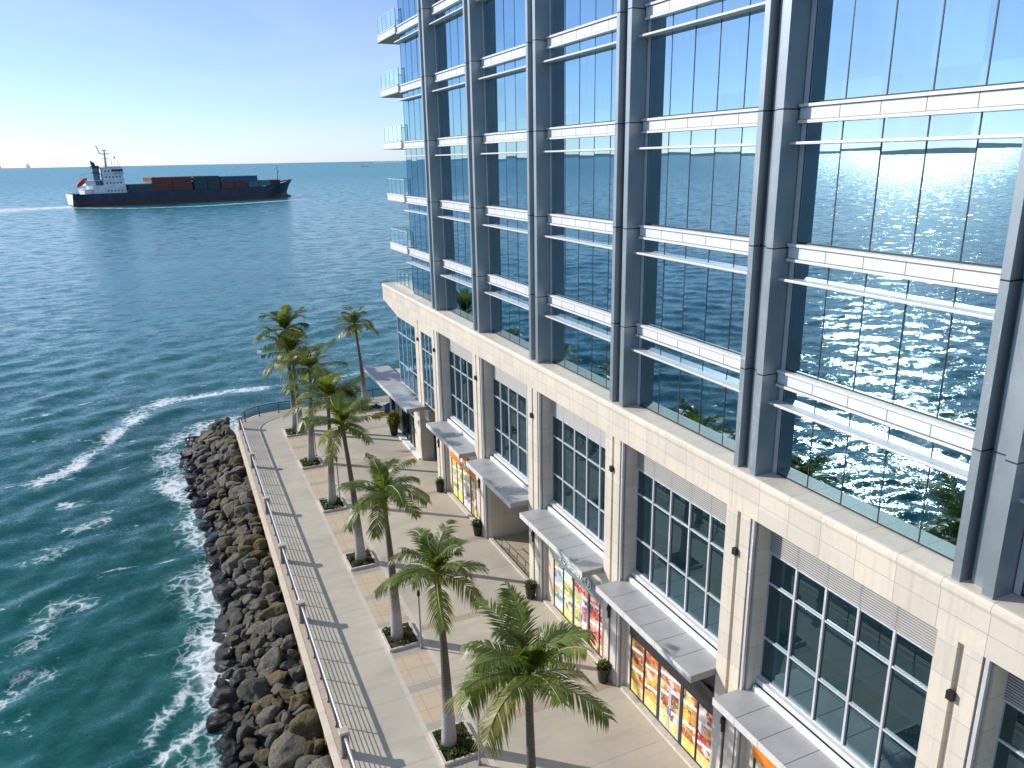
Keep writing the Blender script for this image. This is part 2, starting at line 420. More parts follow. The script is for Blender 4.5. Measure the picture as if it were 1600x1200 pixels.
def ship_paint():
    t = NT('hull_paint'); o = t.obj(); z = t.xyz(o)[2]
    n = t.noise(.3, o, 5, .6); s = t.noise(1.0, t.scale(o, (.25, 1, .02)), 4)
    top = t.mix(t.rng(s, .45, .75), (.012,.030,.060), (.035,.05,.075))
    bot = t.mix(n, (.055,.018,.017), (.095,.032,.026))
    c = t.mix(t.math('GREATER_THAN', z, 3.0), bot, top)
    t.done(t.pbsdf(c, .5))
ship_paint()
for nm_, c_ in dict(ship_white=(.72,.74,.76), ship_grey=(.30,.36,.40), funnel_blue=(.02,.05,.11), funnel_teal=(.10,.19,.22), lifeboat_red=(.50,.05,.02),
                   box_red=(.17,.040,.028), box_darkred=(.12,.018,.018), box_blue=(.045,.085,.15), box_teal=(.05,.17,.19), box_green=(.025,.07,.075), box_orange=(.42,.12,.05)).items():
    simple(nm_, c_, .6, 0, .15, .4)

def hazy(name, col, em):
    # glow mixed into the colour of far craft and land imitates bright sea haze
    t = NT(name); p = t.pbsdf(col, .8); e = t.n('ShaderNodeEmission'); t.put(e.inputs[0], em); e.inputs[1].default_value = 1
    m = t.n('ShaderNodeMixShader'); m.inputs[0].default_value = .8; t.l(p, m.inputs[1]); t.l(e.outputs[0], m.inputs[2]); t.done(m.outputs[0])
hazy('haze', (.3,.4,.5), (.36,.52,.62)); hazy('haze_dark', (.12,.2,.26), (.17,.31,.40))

# ------------------------------------------------------------------ world, sun, camera
w = bpy.data.worlds.new('World'); bpy.context.scene.world = w; w.use_nodes = True
wt = w.node_tree; bg = wt.nodes['Background']
sky = wt.nodes.new('ShaderNodeTexSky'); sky.sky_type = 'NISHITA'; sky.sun_disc = False
sky.sun_elevation = R(SUN_EL); sky.sun_rotation = R(SUN_AZ)
sky.altitude = 0; sky.air_density = .7; sky.dust_density = .3; sky.ozone_density = 5.0
tm = wt.nodes.new('ShaderNodeMix'); tm.data_type = 'RGBA'; tm.blend_type = 'MULTIPLY'; tm.inputs[0].default_value = 1
wt.links.new(sky.outputs[0], tm.inputs[6]); tm.inputs[7].default_value = (1.03, 1.0, 1.10, 1)
# thin haze and faint wisps of high cloud
hz = wt.nodes.new('ShaderNodeMix'); hz.data_type = 'RGBA'; hz.blend_type = 'ADD'; hz.inputs[0].default_value = 1
wt.links.new(tm.outputs[2], hz.inputs[6]); hz.inputs[7].default_value = (.95, 1.02, 1.06, 1)
tc = wt.nodes.new('ShaderNodeTexCoord'); mp = wt.nodes.new('ShaderNodeMapping'); mp.inputs['Scale'].default_value = (1.2, 1.2, 5.0); mp.inputs['Rotation'].default_value = (.25, .1, .4)
wt.links.new(tc.outputs['Generated'], mp.inputs[0])
cn = wt.nodes.new('ShaderNodeTexNoise'); cn.inputs['Scale'].default_value = 2.2; cn.inputs['Detail'].default_value = 7; cn.inputs['Roughness'].default_value = .58; cn.inputs['Distortion'].default_value = .5
wt.links.new(mp.outputs[0], cn.inputs['Vector'])
cr = wt.nodes.new('ShaderNodeMapRange'); wt.links.new(cn.outputs[0], cr.inputs[0]); cr.inputs[1].default_value = .45; cr.inputs[2].default_value = .8; cr.inputs[3].default_value = 0; cr.inputs[4].default_value = .32
cl = wt.nodes.new('ShaderNodeMix'); cl.data_type = 'RGBA'; wt.links.new(cr.outputs[0], cl.inputs[0]); wt.links.new(hz.outputs[2], cl.inputs[6]); cl.inputs[7].default_value = (5.6, 6.1, 6.4, 1)
wt.links.new(cl.outputs[2], bg.inputs[0]); bg.inputs[1].default_value = .145
sd = bpy.data.lights.new('sun', 'SUN'); sd.energy = 5.0; sd.angle = R(.53); sd.color = (1, .945, .87)
so = bpy.data.objects.new('sun', sd); C.objects.link(so)
to_sun = Vector((math.sin(R(SUN_AZ))*math.cos(R(SUN_EL)), math.cos(R(SUN_AZ))*math.cos(R(SUN_EL)), math.sin(R(SUN_EL))))
so.rotation_euler = to_sun.to_track_quat('Z', 'Y').to_euler(); so.location = to_sun*200

CAM = Vector((-15.0104, -16.2671, 21.7023))
yaw, pit, rol = .416134, .288101, -.0188647
fw = Vector((math.sin(yaw)*math.cos(pit), math.cos(yaw)*math.cos(pit), -math.sin(pit)))
rt = Vector((math.cos(yaw), -math.sin(yaw), 0)); up = rt.cross(fw)
r2 = rt*math.cos(rol) + up*math.sin(rol); u2 = -rt*math.sin(rol) + up*math.cos(rol)
cd = bpy.data.cameras.new('camera'); co = bpy.data.objects.new('camera', cd); C.objects.link(co)
co.matrix_world = Matrix(((r2.x,u2.x,-fw.x,CAM.x),(r2.y,u2.y,-fw.y,CAM.y),(r2.z,u2.z,-fw.z,CAM.z),(0,0,0,1)))
cd.sensor_width = 36; cd.lens = 1191.17/1600*36; cd.clip_start = .5; cd.clip_end = 60000
bpy.context.scene.camera = co
sc = bpy.context.scene
sc.cycles.sample_clamp_indirect = 60
sc.view_settings.view_transform = 'Standard'; sc.view_settings.look = 'None'; sc.view_settings.exposure = 0

# ------------------------------------------------------------------ sea
def build_sea():
    rng = np.random.default_rng(5)
    az = np.radians(np.arange(-150, 62.01, .32))
    rad = [9.0]
    while rad[-1] < 30000: rad.append(rad[-1]*1.0085 if rad[-1] < 900 else rad[-1]*1.05)
    rad = np.array(rad); na, nr = len(az), len(rad)
    A, Rr = np.meshgrid(az, rad)
    X = CAM.x + Rr*np.sin(A); Y = CAM.y + Rr*np.cos(A)
    step = Rr*.0085
    Z = np.zeros_like(X)
    for i in range(110):
        lam = math.exp(rng.uniform(math.log(.9), math.log(7.5))); th = R(-38) + rng.normal(0, .55)
        # waves run towards the shore and the viewer
        k = 2*math.pi/lam; kx, ky = -math.sin(th)*k, -math.cos(th)*k
        a = .0066*lam**.62*rng.uniform(.5, 1.3)
        fade = np.clip((lam/(step*3.2)) - .8, 0, 1)
        ph = kx*X + ky*Y + rng.uniform(0, 6.28)
        Z += a*fade*(np.sin(ph) + .25*np.sin(2*ph + .6))
    # group modulation
    Z *= .75 + .5*np.sin(X*.05 + 1.3*np.sin(Y*.031))*np.sin(Y*.043 + 2)
    def dist_poly(pts):
        d = np.full(X.shape, 1e9); s = np.zeros(X.shape)
        for (x0,y0),(x1,y1) in zip(pts[:-1], pts[1:]):
            dx, dy = x1-x0, y1-y0; t = np.clip(((X-x0)*dx+(Y-y0)*dy)/(dx*dx+dy*dy), 0, 1)
            q = np.hypot(X-x0-t*dx, Y-y0-t*dy); d = np.minimum(d, q)
        return d
    foam = np.zeros_like(X)
    def line(pts, wdt, amp):
        nonlocal foam
        foam = np.maximum(foam, amp*np.exp(-(dist_poly(pts)/wdt)**2))
    shore = [(-15.6,-30),(-15.6,12),(-15.7,17),(-15.1,22),(-15.1,28),(-15.3,36),(-16.0,44.6),(-16.2,52),(-14.8,55.5),(-11.5,57.5),(-5,58)]
    dsh = dist_poly(shore)
    wob = .5 + .5*np.sin(Y*.55 + 2*np.sin(X*.4)) * np.sin(Y*.23 + 1)
    foam = np.maximum(foam, (.58 + .40*wob)*np.exp(-(dsh/(1.3 + 2.1*wob))**2))
    FOAM_LINES(line)
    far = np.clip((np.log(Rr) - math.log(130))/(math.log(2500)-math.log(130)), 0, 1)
    shallow = np.exp(-np.clip(dsh-1, 0, None)/26.0)
    V = np.stack([X, Y, SEA + Z], -1).reshape(-1, 3).astype(np.float32)
    i = np.arange(nr-1)[:, None]*na + np.arange(na-1)[None, :]
    F = np.stack([i, i+na, i+na+1, i+1], -1).reshape(-1, 4)
    me = bpy.data.meshes.new('sea_water')
    me.vertices.add(len(V)); me.vertices.foreach_set('co', V.ravel())
    me.loops.add(F.size); me.loops.foreach_set('vertex_index', F.ravel().astype(np.int32))
    me.polygons.add(len(F)); me.polygons.foreach_set('loop_start', np.arange(0, F.size, 4, dtype=np.int32))
    me.polygons.foreach_set('use_smooth', np.ones(len(F), dtype=bool))
    me.update(calc_edges=True)
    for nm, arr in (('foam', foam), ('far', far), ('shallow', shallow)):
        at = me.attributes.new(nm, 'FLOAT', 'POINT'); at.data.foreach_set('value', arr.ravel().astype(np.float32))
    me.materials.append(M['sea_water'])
    o = bpy.data.objects.new('sea_water', me); C.objects.link(o); o['kind'] = 'structure'

def at_z(px, py, z=SEA):
    """world point on the plane z seen through photo pixel px,py (used once to survey positions)"""
    d = r2*((px-800)/1191.17) - u2*((py-600)/1191.17) + fw
    t = (z-CAM.z)/d.z; p = CAM + d*t; return (p.x, p.y)

def FOAM_LINES(line):
    line([at_z(*q) for q in ((60,755),(110,735),(150,700),(200,662),(255,628),(330,615),(410,607))], 1.15, .92)
    line([at_z(*q) for q in ((200,662),(225,640),(255,628))], 1.9, .75)
    line([at_z(*q) for q in ((255,700),(300,670),(360,655))], 1.6, .72)
    line([at_z(*q) for q in ((240,735),(280,705))], 1.2, .66)
    line([at_z(*q) for q in ((410,607),(520,590),(560,582))], .9, .70)
    line([at_z(*q) for q in ((100,790),(125,788))], .8, .85)
    line([at_z(*q) for q in ((120,830),(160,815))], .9, .72)
    line([at_z(*q) for q in ((45,880),(75,872),(110,850))], .9, .60)
    line([at_z(*q) for q in ((45,1010),(75,950),(130,940))], 1.1, .62)
    line([at_z(*q) for q in ((0,1100),(40,1060),(75,1055))], .9, .60)
    line([at_z(*q) for q in ((225,1170),(250,1125),(290,1085),(330,1050))], .55, .74)
    line([at_z(*q) for q in ((250,1190),(300,1150),(340,1120))], .6, .72)
    line([at_z(*q) for q in ((280,1055),(300,1040))], .5, .68)
    line([at_z(*q) for q in ((60,326),(122,322.5))], 14.0, 1.35)
    line([at_z(*q) for q in ((0,329),(60,326))], 24.0, 1.15)
    line([at_z(*q) for q in ((-300,352),(-100,338),(0,329))], 34.0, 1.0)
    line([at_z(*q) for q in ((125,325),(210,325.5),(300,322.5))], 7.0, .75)
    line([at_z(*q) for q in ((300,322.5),(330,321),(400,316.5),(468,312))], 7.0, .85)
build_sea()

def hills():
    mb = MB(); rnd = random.Random(3); D = 11000; prev = None
    for i in range(141):
        a = R(-95 + i*.55); h = 30 + 70*max(0, mnoise.noise(Vector((i*.06, 2.3, 0)))) + 12*mnoise.noise(Vector((i*.4, 7, 0)))
        h *= min(1, i/8, (140-i)/8)
        p = (CAM.x + D*math.sin(a), CAM.y + D*math.cos(a)); q = (CAM.x + (D+900)*math.sin(a), CAM.y + (D+900)*math.cos(a))
        if prev:
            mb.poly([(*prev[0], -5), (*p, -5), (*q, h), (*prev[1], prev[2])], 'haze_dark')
        prev = (p, q, h)
    struct(mb, 'hills')
hills()

# ------------------------------------------------------------------ promenade ground
def outer(off=0):
    """sea-side edge of the promenade, rounded far corner; off = distance inwards"""
    x0, y1 = -11.9, 52.75; r = 3.6; c = (x0+r, y1-r); pts = [(x0+off, -45.0)]
    pts += [(x0+off, y) for y in np.arange(-40, c[1], 4.0)]
    for k in range(0, 13):
        a = math.pi - k/12*math.pi/2
        pts.append((c[0] + (r-off)*math.cos(a), c[1] + (r-off)*math.sin(a)))
    pts.append((38, y1-off)); return pts

def paving():
    Z = .0
    mb = MB(); e = outer(0)
    mb.poly([(x, y, -.02) for x, y in reversed(e)] + [(38, -45, -.02)][:0] + [(-11.9, -45, -.02)][:0] + [(38, -45, -.02)][:0], 'walk_concrete') if 0 else None
    e1, e2, e3 = outer(0), outer(.26), outer(.78)
    pl = [(x, y, -.012) for x, y in e1] + [(38, -45, -.012)]
    mb.poly(list(reversed(pl)), 'walk_concrete'); struct(mb, 'ground')
    def strip(a, b, z, mat, name):
        mb = MB()
        for (p, q), (s, t) in zip(zip(a[:-1], a[1:]), zip(b[:-1], b[1:])):
            mb.poly([(*p, z), (*s, z), (*t, z), (*q, z)], mat)
        struct(mb, name)
    strip(e2, e3, .004, 'edge_tile', 'edge_paving')
    # walkway polygon up to the rounded corner
    wi = -8.35
    pl = [(x, y, .004) for x, y in e3 if True] + [(38, 50.3, .004), (-5.2, 50.3, .004), (-6.8, 49.8, .004), (-7.8, 48.9, .004), (wi, 47.8, .004), (wi, -45, .004)]
    mb = MB(); mb.poly(list(reversed(pl)), 'walk_concrete'); struct(mb, 'walkway')
    mb = MB(); mb.poly([(wi, -45, .004), (-8.15, -45, .004), (-8.15, 47.8, .004), (wi, 47.8, .004)], 'light_band')
    mb.poly([(-6.6, -45, .004), (-6.36, -45, .004), (-6.36, 47.8, .004), (-6.6, 47.8, .004)], 'light_band'); struct(mb, 'paving_band')
    mb = MB(); ys = [-45] + [y for c in BEDS for y in (c-1.5, c-1.05, c+1.05, c+1.5)] + [47.8]
    ys = sorted(ys)
    for k, (a, b) in enumerate(zip(ys[:-1], ys[1:])):
        mb.poly([(-8.15, a, .004), (-6.6, a, .004), (-6.6, b, .004), (-8.15, b, .004)], 'grey_band' if (b-a) < .6 else 'peach_tile')
    # a grey band half-way between the trees
    for a, b in zip(BEDS[:-1], BEDS[1:]):
        m = (a+b)/2; mb.poly([(-8.15, m-.22, .008), (-6.6, m-.22, .008), (-6.6, m+.22, .008), (-8.15, m+.22, .008)], 'grey_band')
    struct(mb, 'tree_strip')
    mb = MB(); pl = [(-6.36, -45), (38, -45), (38, 50.3), (-5.2, 50.3), (-6.8, 49.8), (-7.8, 48.9), (-8.35, 47.8), (-6.36, 47.8)]
    mb.poly([(x, y, .004) for x, y in pl], 'plaza_concrete'); struct(mb, 'plaza')
    mb = MB()
    for i in range(-4, 7):
        y = i*PITCH + .12; mb.poly([(-6.36, y-.22, .008), (0.3, y-.22, .008), (0.3, y+.22, .008), (-6.36, y+.22, .008)], 'tan_band')
    struct(mb, 'cross_paving')
BEDS = [-16.6, -8.6, -.75, 7.0, 14.6, 22.6, 30.6, 38.6, 46.2]
paving()

def seawall():
    mb = MB(); a, b = outer(0), outer(.26)
    for (p, q), (s, t) in zip(zip(a[:-1], a[1:]), zip(b[:-1], b[1:])):
        mb.poly([(*p, .0), (*s, .015), (*t, .015), (*q, .0)], 'coping_stone')
        mb.poly([(*q, .0), (*q, -.16), (*p, -.16), (*p, .0)], 'coping_stone')
    c = outer(.05)
    for p, q in zip(c[:-1], c[1:]):
        mb.poly([(*q, -.16), (*q, -5), (*p, -5), (*p, -.16)], 'wall_face')
    for (p, q), (s, t) in zip(zip(a[:-1], a[1:]), zip(c[:-1], c[1:])):
        mb.poly([(*p, -.16), (*q, -.16), (*t, -.16), (*s, -.16)], 'wall_face')
    o = mb.build('sea_wall'); tag(o, 'long pale stone coping of the sea wall between the boulders and the promenade', 'sea wall')
seawall()

# ------------------------------------------------------------------ railing
PILLARS = [-9.5, -.6, 8.3, 18.0, 24.4, 31.3, 39.8, 49.2]
def railing():
    path = [p for p in outer(.52)]
    # arc-length resample
    P = [Vector((x, y, 0)) for x, y in path if y > -14]; P.insert(0, Vector((-11.38, -14, 0)))
    P = [p for p in P if p.x < 12] + [Vector((12, 52.23, 0))]
    root = thing('promenade_railing', 'shiny steel handrail with dark cable bars along the sea edge of the promenade', 'railing', (-11.38, 10, 0))
    def par(o): o.parent = root; o.matrix_parent_inverse = Matrix.Translation(root.location).inverted(); return o
    L = [0]
    for a, b in zip(P[:-1], P[1:]): L.append(L[-1] + (b-a).length)
    def at(s):
        s = max(0, min(L[-1], s))
        for k in range(len(P)-1):
            if s <= L[k+1]: return P[k].lerp(P[k+1], (s-L[k])/(L[k+1]-L[k]))
        return P[-1]
    stops = sorted([y+14 for y in PILLARS] + [L[-1]-12.9, L[-1]-6, 0, L[-1]])
    for a, b in zip(stops[:-1], stops[1:]):
        n = max(1, round((b-a)/1.75)); fine = [a + (b-a)*k/(n*3) for k in range(n*3+1)]
        steel = b < 66
        mb = MB(); mb.tube([at(s) + Vector((0,0,.93)) for s in fine], .058 if steel else .04, 'steel' if steel else 'rail_dark', 10); par(mb.build('handrail', smooth=True))
        mb = MB()
        for k in range(7): mb.tube([at(s) + Vector((0,0,.12+.105*k)) for s in fine], .014, 'rail_dark', 5)
        par(mb.build('cable_bars'))
        for k in range(n+1):
            if 0 < k < n or (not steel):
                p = at(a + (b-a)*k/n); mb = MB()
                mb.box(p.x-.035, p.x+.035, p.y-.012, p.y+.012, .02, .88, 'rail_dark'); mb.box(p.x-.07, p.x+.07, p.y-.05, p.y+.05, .004, .03, 'rail_dark')
                par(mb.build('post'))
    k = 0
    lab = ['second', 'third', 'fourth', 'fifth', 'sixth']
    for y in PILLARS + ['far']:
        x = -11.38
        if y == 'far': x, y = -.9, 52.23
        t = thing('railing_pillar', '', 'pillar', (x, y, 0), 'square pillars of the promenade railing')
        if x > -2: t['label'] = 'pale square pillar in the railing on the far edge, beside the lone palm'
        elif y > 45: t['label'] = 'square pillar at the rounded far corner of the promenade railing'
        else:
            n = [p for p in PILLARS if 0 < p].index(y) + 1 if y > 0 else 0
            t['label'] = ('square stone capped railing pillar nearest the bottom edge of the photo' if n == 1 else
                          'square stone capped railing pillar, %s along from the bottom edge' % (lab[n-2] if n > 1 else 'out of frame'))
        if y < 0: 
            bpy.data.objects.remove(t); continue
        mb = MB(); mb.box(-.15, .15, -.15, .15, .0, .98, 'pillar_stone'); mb.build('shaft', t, bevel=.015)
        mb = MB(); mb.box(-.185, .185, -.185, .185, .98, 1.10, 'pillar_cap'); mb.build('cap', t, bevel=.02)
        mb = MB(); mb.box(-.2, .2, -.2, .2, .004, .10, 'pillar_stone'); mb.build('foot', t, bevel=.015)
railing()

# ------------------------------------------------------------------ boulders
def boulders():
    rnd = random.Random(11)
    protos = {}
    def rock_mesh(seed, mat):
        import bmesh
        bm = bmesh.new(); bmesh.ops.create_icosphere(bm, subdivisions=4, radius=1)
        rr = random.Random(seed); off = Vector((rr.random()*50, rr.random()*50, rr.random()*50))
        planes = [(Vector((rr.gauss(0,1), rr.gauss(0,1), rr.gauss(0,1))).normalized(), rr.uniform(.55, .86)) for _ in range(11)]
        for v in bm.verts:
            d = v.co.normalized(); r = 1.0
            for n, h in planes:
                c = d.dot(n)
                if c > .05: r = min(r, h/c)
            r *= 1 + .13*mnoise.noise(d*1.7 + off) + .06*mnoise.noise(d*4.5 + off) + .025*mnoise.noise(d*11 + off)
            v.co = d*r
        me = bpy.data.meshes.new('boulder'); bm.to_mesh(me); bm.free()
        for p in me.polygons: p.use_smooth = True
        me.materials.append(M[mat]); return me
    for mat in ('rock_grey', 'rock_moss', 'rock_wet'):
        protos[mat] = [rock_mesh(hash_(mat)+k, mat) for k in range(8)]
    def shore_x(y):
        pts = [(-30,-15.4),(12,-15.4),(17,-15.4),(22,-14.8),(28,-14.8),(36,-14.9),(44.6,-15.7),(52,-15.9),(56,-14.6)]
        for (a, b), (c, d) in zip(pts[:-1], pts[1:]):
            if a <= y <= c: return b + (d-b)*(y-a)/(c-a)
        return -16
    placed = []
    def try_place(n, y0, y1, rmin, rmax, gap):
        out = []
        for _ in range(n*60):
            if len(out) >= n: break
            y = rnd.uniform(y0, y1); xw = shore_x(y) - .3; u = rnd.random(); x = -12.15 + (xw+12.15)*u
            r = rnd.uniform(rmin, rmax)*(1.0 if y < 35 else 1.12)
            if all((x-a)**2 + (y-b)**2 > (gap*(r+c))**2 for a, b, c in placed):
                placed.append((x, y, r)); out.append((x, y, r, u))
        return out
    spots = try_place(45, 6.5, 55.2, .56, .86, .70) + try_place(130, 6.5, 55.2, .40, .56, .70) + try_place(150, 6.5, 55.2, .28, .40, .66)
    # around the rounded far corner
    for k in range(26):
        a = math.pi*(1 - rnd.random()*.62); rr = rnd.uniform(4.4, 7.2); r = rnd.uniform(.4, .8)
        x, y = -8.3 + rr*math.cos(a), 49.4 + rr*math.sin(a)
        if y > 53: spots.append((x, y, r, (rr-4)/3.2))
    spots = spots[:295]
    LAB = {'rock_grey': 'dry grey brown boulder in the sloping heap below the sea wall', 'rock_moss': 'ochre and moss coloured boulder in the heap below the sea wall',
           'rock_wet': 'dark wet boulder at the waterline of the rock slope, washed by foam'}
    def place(x, y, r, u):
        z = -.75 + (-2.45+.75)*u**.9 + rnd.uniform(-.12, .15)
        mat = 'rock_wet' if u > .78 else ('rock_moss' if rnd.random() < .26 else 'rock_grey')
        o = bpy.data.objects.new('boulder', rnd.choice(protos[mat])); C.objects.link(o)
        o.location = (x, y, z); o.rotation_euler = (rnd.uniform(-.5,.5), rnd.uniform(-.5,.5), rnd.uniform(0,6.28))
        o.scale = (r*rnd.uniform(1.0,1.45), r*rnd.uniform(.85,1.2), r*rnd.uniform(.62,.9))
        tag(o, LAB[mat], 'boulder', {'rock_grey':'dry boulders of the rock slope','rock_moss':'ochre boulders of the rock slope','rock_wet':'wet boulders at the waterline'}[mat])
    for s in spots: place(*s)
    # small stones filling between, plus boulders outside the frame: one mass
    V, F = [], []; src = {m: [( [tuple(v.co) for v in me.vertices], [tuple(p.vertices) for p in me.polygons]) for me in protos[m]] for m in protos}
    lowp = []
    import bmesh
    for k in range(6):
        bm = bmesh.new(); bmesh.ops.create_icosphere(bm, subdivisions=2, radius=1); off = Vector((k*9.1, 3, 1))
        for v in bm.verts: v.co *= .8 + .35*mnoise.noise(v.co*1.4 + off)
        bm.verts.index_update(); lowp.append(([v.co.copy() for v in bm.verts], [[v.index for v in f.verts] for f in bm.faces])); bm.free()
    for k in range(1500):
        y = rnd.uniform(-20, 56) if k < 1250 else rnd.uniform(-20, 6); xw = shore_x(y) - .4; u = rnd.random(); x = -12.05 + (xw+12.05)*u
        if y > 6: r = rnd.uniform(.12, .30)
        else: r = rnd.uniform(.3, .75)
        z = -.95 + (-2.5+.85)*u**.9 + rnd.uniform(-.15, .12) + (.1 if r > .3 else 0)
        vs, fs = rnd.choice(lowp); m = Matrix.Rotation(rnd.uniform(0,6.28), 3, 'Z') @ Matrix.Rotation(rnd.uniform(-1,1), 3, 'X')
        s = Vector((r*1.3, r, r*.75)); b = len(V)
        V += [tuple(Vector((x,y,z)) + m @ Vector((v.x*s.x, v.y*s.y, v.z*s.z))) for v in vs]; F += [[b+q for q in f] for f in fs]
    me = bpy.data.meshes.new('rubble'); me.from_pydata(V, [], F); me.materials.append(M['rock_base'])
    me.polygons.foreach_set('use_smooth', [True]*len(F))
    o = bpy.data.objects.new('rubble', me); C.objects.link(o)
    tag(o, 'small stones and rubble filling the gaps between the boulders of the rock slope', 'rubble', kind='stuff')
    # rock bed under it all
    mb = MB(); pr = None
    edge = outer(.1); n = len(edge)
    for i, (x, y) in enumerate(edge):
        if y < -44 or x > 6: continue
        dx, dy = (-1, 0) if y < 49.2 else ((x+8.3), (y-49.15))
        l = math.hypot(dx, dy) or 1; d = (dx/l, dy/l)
        if x > -8.3 and y > 50: d = (0, 1)
        q = ((x, y, -.9), (x+d[0]*2, y+d[1]*2, -1.85), (x+d[0]*4.5, y+d[1]*4.5, -3.1), (x+d[0]*9, y+d[1]*9, -5))
        if pr:
            for a, b, c, e in zip(pr[:-1], pr[1:], q[:-1], q[1:]): mb.poly([a, c, e, b], 'rock_base')
        pr = q
    struct(mb, 'terrain')
def hash_(s): return sum(ord(c)*(i+1) for i, c in enumerate(s))
boulders()

# ------------------------------------------------------------------ palms
def set_tint(me, tints):
    a = me.color_attributes.new('tint', 'FLOAT_COLOR', 'POINT')
    arr = np.ones((len(me.vertices), 4), dtype=np.float32); t = np.array(tints, dtype=np.float32); arr[:, :2] = t
    a.data.foreach_set('color', arr.ravel())

def palm(x, y, lean, h, seed, label, nf=21, size=1.0, wind=0.0, group='palm trees in the promenade beds'):
    rnd = random.Random(seed)
    root = thing('palm_tree', label, 'palm tree', (x, y, 0), group)
    top = Vector((lean[0], lean[1], h))
    pts, rad = [], []
    for k in range(15):
        t = k/14; b = math.sin(t*math.pi)*.10
        pts.append(Vector((top.x*t**1.4 + b*.5, top.y*t**1.4, top.z*t)))
        rad.append((.19*(1-t)**2 + .100 + .03*(1-t)) * (1.0 if t < .92 else 1.15))
    mb = MB(); mb.tube(pts, rad, 'palm_trunk', 12); mb.build('trunk', root, smooth=True)
    V, F, T, MI = [], [], [], []
    def quad(ids, m): F.append(ids); MI.append(m)
    for i in range(nf):
        u = i/(nf-1); az = i*2.39996 + rnd.uniform(-.55, .55)
        e0 = R(86 - 92*u**1.1 + rnd.uniform(-20, 16)); L = size*rnd.uniform(1.85, 2.6)*(1.0 if u > .12 else .8)
        droop = R(30 + 66*rnd.random()) * (1.15 if u < .6 else .8)
        age = max(0, (u-.72)/.28)*rnd.uniform(.2, 1.0); base_t = rnd.uniform(.12, .6)*(1 - .3*u)
        n = 22; P = [top.copy()]; D = []; curl = rnd.uniform(-.95, .95); az0 = az
        for k in range(n):
            t = k/n; e = e0 - droop*t**1.5; az = az0 + curl*t*t
            hz = Vector((math.cos(az), math.sin(az), 0))
            d = hz*math.cos(e) + Vector((0,0,1))*math.sin(e) + Vector((wind, wind*.2, 0))*t
            d.normalize(); D.append(d); P.append(P[-1] + d*(L/n))
        D.append(D[-1])
        # rachis
        for k in range(n+1):
            d = D[k]; s = d.cross(Vector((0,0,1)));
            if s.length < .05: s = Vector((-math.sin(az), math.cos(az), 0))
            s.normalize(); upv = s.cross(d); wd = .032*(1 - .85*k/n)
            V += [P[k]-s*wd, P[k]+upv*wd*1.2, P[k]+s*wd]; T += [(.9, age*.6)]*3
            if k:
                b = len(V)-6
                quad([b, b+1, b+4, b+3], 1); quad([b+1, b+2, b+5, b+4], 1); quad([b+2, b, b+3, b+5], 1)
        nl = 50; sg = rnd.uniform(.1, .7); hang = rnd.uniform(.5, 1.7); gap0 = rnd.uniform(.2, 1.3); gapw = rnd.uniform(.03, .12)
        for side in (-1, 1):
            for k in range(nl):
                t = .10 + .90*(k+rnd.uniform(-.2, .2))/nl; t = min(.995, max(.08, t))
                f = t*n; j = min(n-1, int(f)); p = P[j].lerp(P[j+1], f-j); d = D[j]
                s = d.cross(Vector((0,0,1)));
                if s.length < .05: s = Vector((-math.sin(az), math.cos(az), 0))
                s.normalize(); upv = s.cross(d).normalized()
                ll = size*.72*(math.sin(math.pi*min(1, .10+.86*t))**.55)*rnd.uniform(.72, 1.15)
                if rnd.random() < .06 or abs(t - gap0) < gapw*rnd.random(): continue
                sw = .55 + .5*t
                dirv = (s*side*1.0 + d*sw + upv*(.28 - sg*t) + Vector((rnd.gauss(0,.05), rnd.gauss(0,.05), rnd.gauss(0,.05)))).normalized()
                sag = Vector((0,0,-1))*(.30 + .5*t + .25*u)*hang
                p1 = p + dirv*ll*.5 + sag*ll*.10; p2 = p + dirv*ll*.92 + sag*ll*.46
                wv = (d - dirv*d.dot(dirv)).normalized()*(.017*size + .005)
                b = len(V); V += [p-wv*.6, p+wv*.6, p1-wv, p1+wv, p2]
                tt = min(1, max(0, base_t + rnd.uniform(-.14, .22) + .25*(t-.5))); br = min(1, age + (rnd.random() < .05)*.5)
                T += [(tt, br*.5)]*4 + [(tt, min(1, br + .35*rnd.random()))]
                quad([b, b+1, b+3, b+2], 0); quad([b+2, b+3, b+4], 0)
    # husk and stubs under the crown
    for k in range(12):
        a = k*2.4; b = len(V); c = top + Vector((0, 0, -.42)); o1 = Vector((math.cos(a), math.sin(a), 0)); s = Vector((-math.sin(a), math.cos(a), 0))
        V += [c+o1*.10-s*.07, c+o1*.10+s*.07, top+o1*.24+s*.05+Vector((0,0,-.05)), top+o1*.24-s*.05+Vector((0,0,-.05))]; T += [(.3, .9)]*4; quad([b,b+1,b+2,b+3], 2)
    for k in range(5):
        a = k*1.3 + seed; c = top + Vector((math.cos(a)*.16, math.sin(a)*.16, -.22)); b = len(V)
        for dz, r in ((-.1,0.02),(-.05,.08),(.03,.09),(.1,.02)):
            for q in range(6): V.append(c + Vector((r*math.cos(q*1.047), r*math.sin(q*1.047), dz))); T.append((.6, .5))
        for l in range(3):
            for q in range(6): quad([b+l*6+q, b+l*6+(q+1)%6, b+l*6+6+(q+1)%6, b+l*6+6+q], 2)
    me = bpy.data.meshes.new('crown'); me.from_pydata([tuple(v) for v in V], [], F)
    for m in ('palm_leaf', 'frond_stem', 'frond_husk'): me.materials.append(M[m])
    me.polygons.foreach_set('material_index', MI); me.update(); set_tint(me, T)
    o = bpy.data.objects.new('crown', me); C.objects.link(o); o.parent = root
    return root

